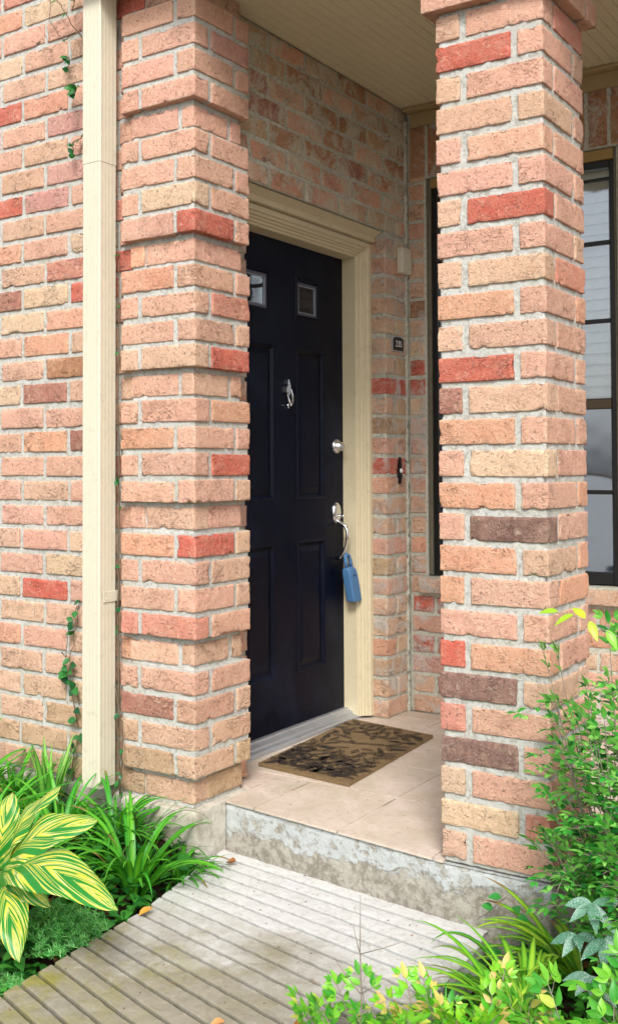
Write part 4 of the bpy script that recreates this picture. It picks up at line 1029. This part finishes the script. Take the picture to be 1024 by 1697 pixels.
# climbing sprigs on the wall
def vine(label, stems, leaves, seed, size=(.018, .030), th=1.0):
    """stems: polylines on the wall; leaves: count along each"""
    r_ = random.Random(seed); p0 = stems[0][0]; root = thing('climbing_vine', label, 'vine', p0); ml = MB(); ms = MB()
    for st, nl in zip(stems, leaves):
        pts = [Vector(p) for p in st]; dn = []
        for i in range(len(pts)-1):
            for k in range(4): dn.append(pts[i].lerp(pts[i+1], k/4)+Vector((r_.gauss(0, .003), r_.gauss(0, .002), r_.gauss(0, .003))))
        dn.append(pts[-1]); ms = MB(); ms.tube(dn, [(.0022-.0012*i/len(dn))*th for i in range(len(dn))], seg=5, cap=False); ms.build('stem', STEM, root, smooth=True, loc=p0)
        for i in range(nl):
            p = dn[int(r_.random()*len(dn)*.999)]; d = Vector((r_.gauss(0, 1), -.5-.4*r_.random(), r_.gauss(-.2, .7))).normalized(); s_ = r_.uniform(*size)
            leaflet(ml, p, d, Vector((r_.gauss(0, .4), -1, .5+r_.gauss(0, .3))).normalized(), s_, s_*.36, G((24, 84, 52), (60, 130, 60), r_), n=5, curl=.15)
    ml.build('leaves', LEAF, root, smooth=True, loc=p0)
Yw = LY-.012
vine('wiry sprig with green leaves high on the wall, at the top left of the downspout', [[(-1.75, Yw-.01, 2.73), (-1.80, Yw-.03, 2.81), (-1.86, Yw-.03, 2.89), (-1.89, Yw-.03, 2.99)], [(-1.77, Yw-.02, 2.76), (-1.83, Yw-.03, 2.73), (-1.90, Yw-.03, 2.83), (-1.90, Yw-.03, 2.93)], [(-1.84, Yw-.01, 2.68), (-1.80, Yw-.02, 2.65), (-1.80, Yw-.03, 2.61)], [(-1.80, Yw-.02, 2.55), (-1.76, Yw-.03, 2.53), (-1.735, Yw-.07, 2.50)], [(-1.76, Yw-.02, 2.91), (-1.78, Yw-.03, 2.83)]], [2, 1, 10, 20, 8], 41, (.018, .030))
vine('tiny leafy sprig on the wall below the topmost one, left of the downspout', [[(-1.755, Yw, 2.37), (-1.79, Yw-.02, 2.34), (-1.775, Yw-.02, 2.29)]], [9], 42, (.018, .028))
vine('reddish vine with round dark leaves on the wall, left of the downspout foot', [[(-1.775, Yw, .20), (-1.79, Yw-.01, .32), (-1.83, Yw-.015, .42), (-1.81, Yw-.012, .54), (-1.77, Yw-.01, .64)], [(-1.77, Yw, .28), (-1.81, Yw-.01, .40), (-1.79, Yw-.01, .50), (-1.765, Yw, .66)], [(-1.80, Yw, .0), (-1.79, Yw, .12), (-1.76, Yw, .18)]], [12, 11, 5], 43, (.026, .042))
vine('thick woody vine with a few small leaves in the gap between downspout and brick pier', [[(-1.56, -.10, -.02), (-1.52, -.095, .06), (-1.505, -.09, .14), (-1.515, -.085, .26), (-1.555, -.078, .38)], [(-1.552, -.064, .0), (-1.555, -.064, .5), (-1.556, -.062, .8), (-1.556, -.06, 1.2), (-1.556, -.06, 1.9)]], [9, 14], 44, (.016, .028), 2.0)

# ------------------------------------------------------------------ right bed
def yg(r_): return G((150, 205, 50), (90, 185, 45), r_) if r_.random() < .74 else G((206, 196, 100), (226, 190, 130), r_)
def lime(r_): return G((135, 200, 62), (58, 150, 48), r_) if r_.random() < .94 else G((180, 205, 80), (205, 205, 100), r_)
def deep(r_): return G((55, 160, 60), (150, 215, 105), r_) if r_.random() < .85 else G((30, 110, 50), (50, 130, 60), r_)
_b = random.Random(88)
def more(st, k=2, j=.05):
    return st+[((a_[0]+_b.gauss(0, .02), a_[1]+_b.gauss(0, .02)), (t_[0]+abs(_b.gauss(0, j))*.8, t_[1]+_b.gauss(0, j), t_[2]-abs(_b.gauss(0, j))*1.6)) for a_, t_ in st for _ in range(k)]
def bush(label, name, stems, seed, cols, size=.045, sprays=7, sp_len=.13, group=None, height=(.2, .4)):
    r_ = random.Random(seed); base = stems[0][0]; z0 = float(gz(np.array([base[0]]), np.array([base[1]]))[0]); b0 = (base[0], base[1], z0-.01)
    root = thing(name, label, 'shrub', b0, group); ml = MB(); ms = MB()
    for (bx, by), tip in stems:
        zz = float(gz(np.array([bx]), np.array([by]))[0]); p0 = Vector((bx, by, zz-.01)); t3 = Vector(tip); mid = p0.lerp(t3, .5)+Vector((r_.gauss(0, .01), r_.gauss(0, .01), .03))
        pts = [p0*(1-t)**2+mid*2*t*(1-t)+t3*t*t for t in np.linspace(0, 1, 8)]
        ms.tube(pts, [.0032-.0022*i/7 for i in range(8)], seg=5, cap=False)
        for k in range(sprays):
            t = .30+.70*k/max(1, sprays-1); p = p0*(1-t)**2+mid*2*t*(1-t)+t3*t*t
            a_ = k*2.4+r_.uniform(-.6, .6); d = Vector((math.cos(a_), math.sin(a_), r_.uniform(-.05, .7)))
            if k == sprays-1: d = (t3-mid)+Vector((0, 0, .02))
            spray(ml, ms, r_, p, d, sp_len*r_.uniform(.7, 1.15), 3, size, cols)
    ml.build('leaves', LEAF, root, smooth=True, loc=b0); ms.build('stems', TWIG, root, smooth=True, loc=b0)
rq = random.Random(77)
# yellow-green low shrubs along the bottom
def stems_in(cx, cy, n, rad, h0, h1, seed, lean=(0, 0)):
    q = random.Random(seed); out = []
    for i in range(n):
        a_ = q.uniform(0, 6.28); rr = rad*math.sqrt(q.random()); bx, by = cx+math.cos(a_)*rr*.55, cy+math.sin(a_)*rr*.55
        z = float(gz(np.array([bx]), np.array([by]))[0]); out.append(((bx, by), (cx+math.cos(a_)*rr*1.1+lean[0], cy+math.sin(a_)*rr*1.1+lean[1], z+q.uniform(h0, h1))))
    return out
bush('bright green young shrub overhanging the path at the bottom centre of the photo', 'nandina_shrub', stems_in(-.05, -.83, 30, .16, .06, .185, 51, (-.02, 0)), 51, lime, .033, 7, .075)
bush('yellow-green shrub with peach tinted leaves at the bottom, right of the bright green one', 'nandina_shrub', stems_in(.12, -.78, 30, .15, .10, .20, 52, (-.01, 0)), 52, yg, .034, 7, .075)
bush('low lime shrub in the bottom right corner of the photo', 'nandina_shrub', stems_in(.36, -.72, 24, .18, .10, .24, 53), 53, lime, .042, 6, .10)
# taller shrub right of the column
st = [((.20, -.05), (.06, -.16, .60)), ((.24, .0), (.20, -.10, .66)), ((.26, -.05), (.30, -.12, .62)), ((.22, .05), (.16, .02, .50)), ((.28, .06), (.36, -.02, .58)),
      ((.22, -.08), (.12, -.20, .40)), ((.27, -.1), (.30, -.26, .42)), ((.25, .0), (.22, -.24, .28)), ((.22, -.08), (.11, -.22, .22)), ((.3, -.05), (.36, -.22, .30)), ((.25, -.1), (.18, -.18, .50)), ((.3, 0), (.34, -.10, .46))]
bush('tall green nandina leaning past the right side of the brick column', 'nandina_shrub', more(st+[((.30, -.12), (.33, -.30, .36)), ((.28, -.12), (.27, -.32, .24)), ((.33, -.1), (.38, -.30, .20)), ((.3, -.15), (.32, -.38, .14)), ((.3, 0), (.40, -.12, .62))], 3), 54, deep, .036, 9, .11)
# single long sprig crossing the column edge
sp = thing('leaf_sprig', 'single long yellow-green sprig reaching across the right edge of the brick column', 'plant', (.30, -.2, .2)); ml = MB(); ms = MB(); r_ = random.Random(9)
ms.tube([(.33, -.12, .30), (.32, -.16, .62), (.25, -.19, .72), (.14, -.20, .765), (.09, -.2, .77)], [.002, .0018, .0015, .001, .0008], seg=5, cap=False)
for p, d in (((.10, -.2, .772), (-1, -.1, .05)), ((.14, -.2, .768), (-.6, -.3, -.25)), ((.18, -.2, .755), (.3, -.3, -.4)), ((.22, -.19, .735), (.5, -.3, -.6)), ((.17, -.2, .76), (-.4, .2, .3))):
    leaflet(ml, p, Vector(d), Vector((0, -.6, 1)), .055, .011, G((190, 210, 60), (120, 200, 50), r_), n=6)
ml.build('leaves', LEAF, sp, smooth=True, loc=(.30, -.2, .2)); ms.build('stem', TWIG, sp, smooth=True, loc=(.30, -.2, .2))
# strap leaves at the column foot, arching left
clump('spider_plant', 'yellow-green strap leaves arching left at the foot of the brick column', .13, -.13, 46, (.20, .36), (.008, .0135), 61, az=(2.2, 4.6), el=(.6, 1.3), droop=(1.1, 2.2), mid=((190, 220, 70), (130, 200, 50)), edge=((70, 160, 40), (40, 130, 40)), rad=.05)
clump('spider_plant', 'lower strap-leaved clump in front of the column foot, above the yellow shrubs', .09, -.40, 54, (.20, .38), (.007, .012), 62, az=(1.6, 5.0), el=(.8, 1.4), droop=(1.2, 2.2), mid=((180, 220, 70), (120, 190, 50)), edge=((60, 150, 40), (40, 130, 40)), rad=.06)
clump('strap_leaf', 'lone curved strap leaf arching over the right corner of the path', -.055, -.20, 2, (.28, .30), (.008, .009), 63, az=(3.0, 3.5), el=(1.35, 1.45), droop=(2.3, 2.6), rad=.006)
clump('strap_leaf', 'short upright strap leaf behind the low yellow shrubs', -.02, -.62, 3, (.20, .27), (.006, .008), 64, az=(2.0, 4.2), el=(1.4, 1.5), droop=(.6, 2.0), rad=.01)
# whorled leaves speckled with white
wp = thing('spotted_plant', 'whorls of broad grey-green leaves speckled white at the right edge of the photo', 'plant', (.27, -.32, -.2)); ml = MB(); ms = MB(); r_ = random.Random(15)
for i, (x, y, z) in enumerate(((.245, -.40, .14), (.21, -.40, .06), (.275, -.41, .07), (.25, -.43, -.01))):
    c = Vector((x, y, z)); ms.tube([(.27+r_.gauss(0, .02), -.32+r_.gauss(0, .02), -.2), (x+.01, y+.02, z*.4-.1), tuple(c)], [.0035, .003, .002], seg=5, cap=False)
    for k in range(6):
        a_ = k*1.047+r_.uniform(-.2, .2); d = Vector((math.cos(a_)*.8, math.sin(a_)*.6-.25, r_.uniform(-.75, .15)))
        leaflet(ml, c, d, Vector((.2, -.6, .8)), r_.uniform(.055, .085), r_.uniform(.011, .015), G((60, 112, 84), (100, 140, 118), r_), n=7, curl=.2)
ml.build('leaves', LEAF_SPOT, wp, smooth=True, loc=(.27, -.32, -.2)); ms.build('stems', GST, wp, smooth=True, loc=(.27, -.32, -.2))
# round dark ivy leaves by the footing
vr = random.Random(3); rt2 = thing('climbing_vine', 'trailing ivy with round glossy leaves in front of the column footing', 'vine', (.0, -.1, -.1)); ml = MB(); ms = MB()
ms.tube([(.06, -.12, -.12), (-.02, -.11, -.06), (-.10, -.08, -.03), (-.17, -.06, -.10), (-.21, -.05, -.13)], [.0018]*3+[.0014, .001], seg=5, cap=False)
for (x, y, z) in ((-.02, -.125, -.055), (.02, -.13, -.08), (-.06, -.11, -.035), (-.11, -.09, -.03), (.04, -.15, -.10), (-.14, -.08, -.07), (.0, -.18, -.13), (-.05, -.2, -.17), (.05, -.2, -.12), (-.09, -.14, -.15)):
    leaflet(ml, (x, y, z), Vector((vr.uniform(-.9, .3), -.5, vr.uniform(-.4, .4))), Vector((.1, -.5, .8)), vr.uniform(.026, .038), vr.uniform(.010, .014), G((24, 110, 50), (60, 150, 66), vr), n=6, curl=.15)
ml.build('leaves', LEAF, rt2, smooth=True, loc=(.0, -.1, -.1)); ms.build('stem', TWIG, rt2, smooth=True, loc=(.0, -.1, -.1))
# bare twig
tw = MB(); bx, by = -.135, -.80
tw.tube([(bx, by, -.2), (bx+.003, by, -.02), (bx, by, .10), (bx+.002, by, .21)], [.0022, .0018, .0014, .0007], seg=5)
for z, dx, dz in ((.0, -.075, .045), (.0, .06, .04), (.085, .10, .045), (.085, -.03, .05), (-.04, .05, .03)):
    tw.tube([(bx, by, z), (bx+dx*.5, by+.01, z+dz*.45), (bx+dx, by+.02, z+dz)], [.0013, .001, .0006], seg=4)
tag(tw.build('bare_twig', TWIG, smooth=True, loc=(bx, by, -.2)), 'thin bare forked grey twig standing against the pale path', 'twig')

# ------------------------------------------------------------------ grit and plant debris
mb = MB(); q = random.Random(99)
for i in range(150):
    if i < 110: y = q.uniform(-1.3, .05); x = q.uniform(float(left_edge(y))+.01, float(right_edge(y))-.01); z = WZ+.0012; z = z if q.random() < .7 else z
    else: x, y, z = q.uniform(-1.15, -.35), q.uniform(.12, 1.5), .0005
    if i >= 110 and -1.40 < x < -.91 and .43 < y < 1.28: continue
    L = q.uniform(.002, .008); a_ = q.uniform(0, 6.28); c = G((90, 60, 40), (150, 110, 70), q) if q.random() < .7 else G((60, 52, 44), (80, 70, 60), q)
    mb.tube([(x, y, z+.001), (x+math.cos(a_)*L, y+math.sin(a_)*L, z+.0016)], [.0012, .0006], seg=4, col=c)
def m_debris():
    s = NT('debris'); return s.fin(s.attr(), .95, spec=.1)
tag(mb.build('debris', m_debris()), kind='stuff')

# ------------------------------------------------------------------ fallen leaves
DRY = bpy.data.materials['dry_leaf']
for (x, y, a_, L, c, lab) in ((-.515, -.845, .3, .040, (206, 150, 96), 'curled tan fallen leaf lying on the middle of the ribbed path'), (-.325, -.765, 1.9, .042, (190, 120, 60), 'upright brown fallen leaf on the path beside the green shrub'),
                              (-1.10, -.03, -.2, .05, (186, 118, 66), 'brown withered leaf tip on the pale path by the pier footing'), (-1.065, -.49, 1.0, .045, (205, 150, 60), 'yellow-brown fallen leaf at the left edge of the path')):
    mb = MB(); d = Vector((math.cos(a_), math.sin(a_), .12)); leaflet(mb, (x, y, WZ+.004), d, Vector((.1, -.25, 1)).normalized(), L, L*.28, s2l(c), tuple(np.array(s2l(c))*.7), n=6, curl=-.25, fold=.9)
    tag(mb.build('fallen_leaf', DRY, smooth=True, loc=(x, y, WZ)), lab, 'leaf')

# things of one kind share a group
for kind_, g_ in (('spider_plant', 'strap-leaved spider plants in the beds'), ('strap_leaf', 'single strap leaves by the path'), ('nandina_shrub', 'nandina shrubs right of the path'), ('climbing_vine', 'small climbing vines on the brick'),
                  ('asparagus_fern', 'asparagus ferns beside the path'), ('fallen_leaf', 'fallen leaves on the path')):
    for o_ in SC.objects:
        if o_.parent is None and o_.name.split('.')[0] == kind_: o_['group'] = g_
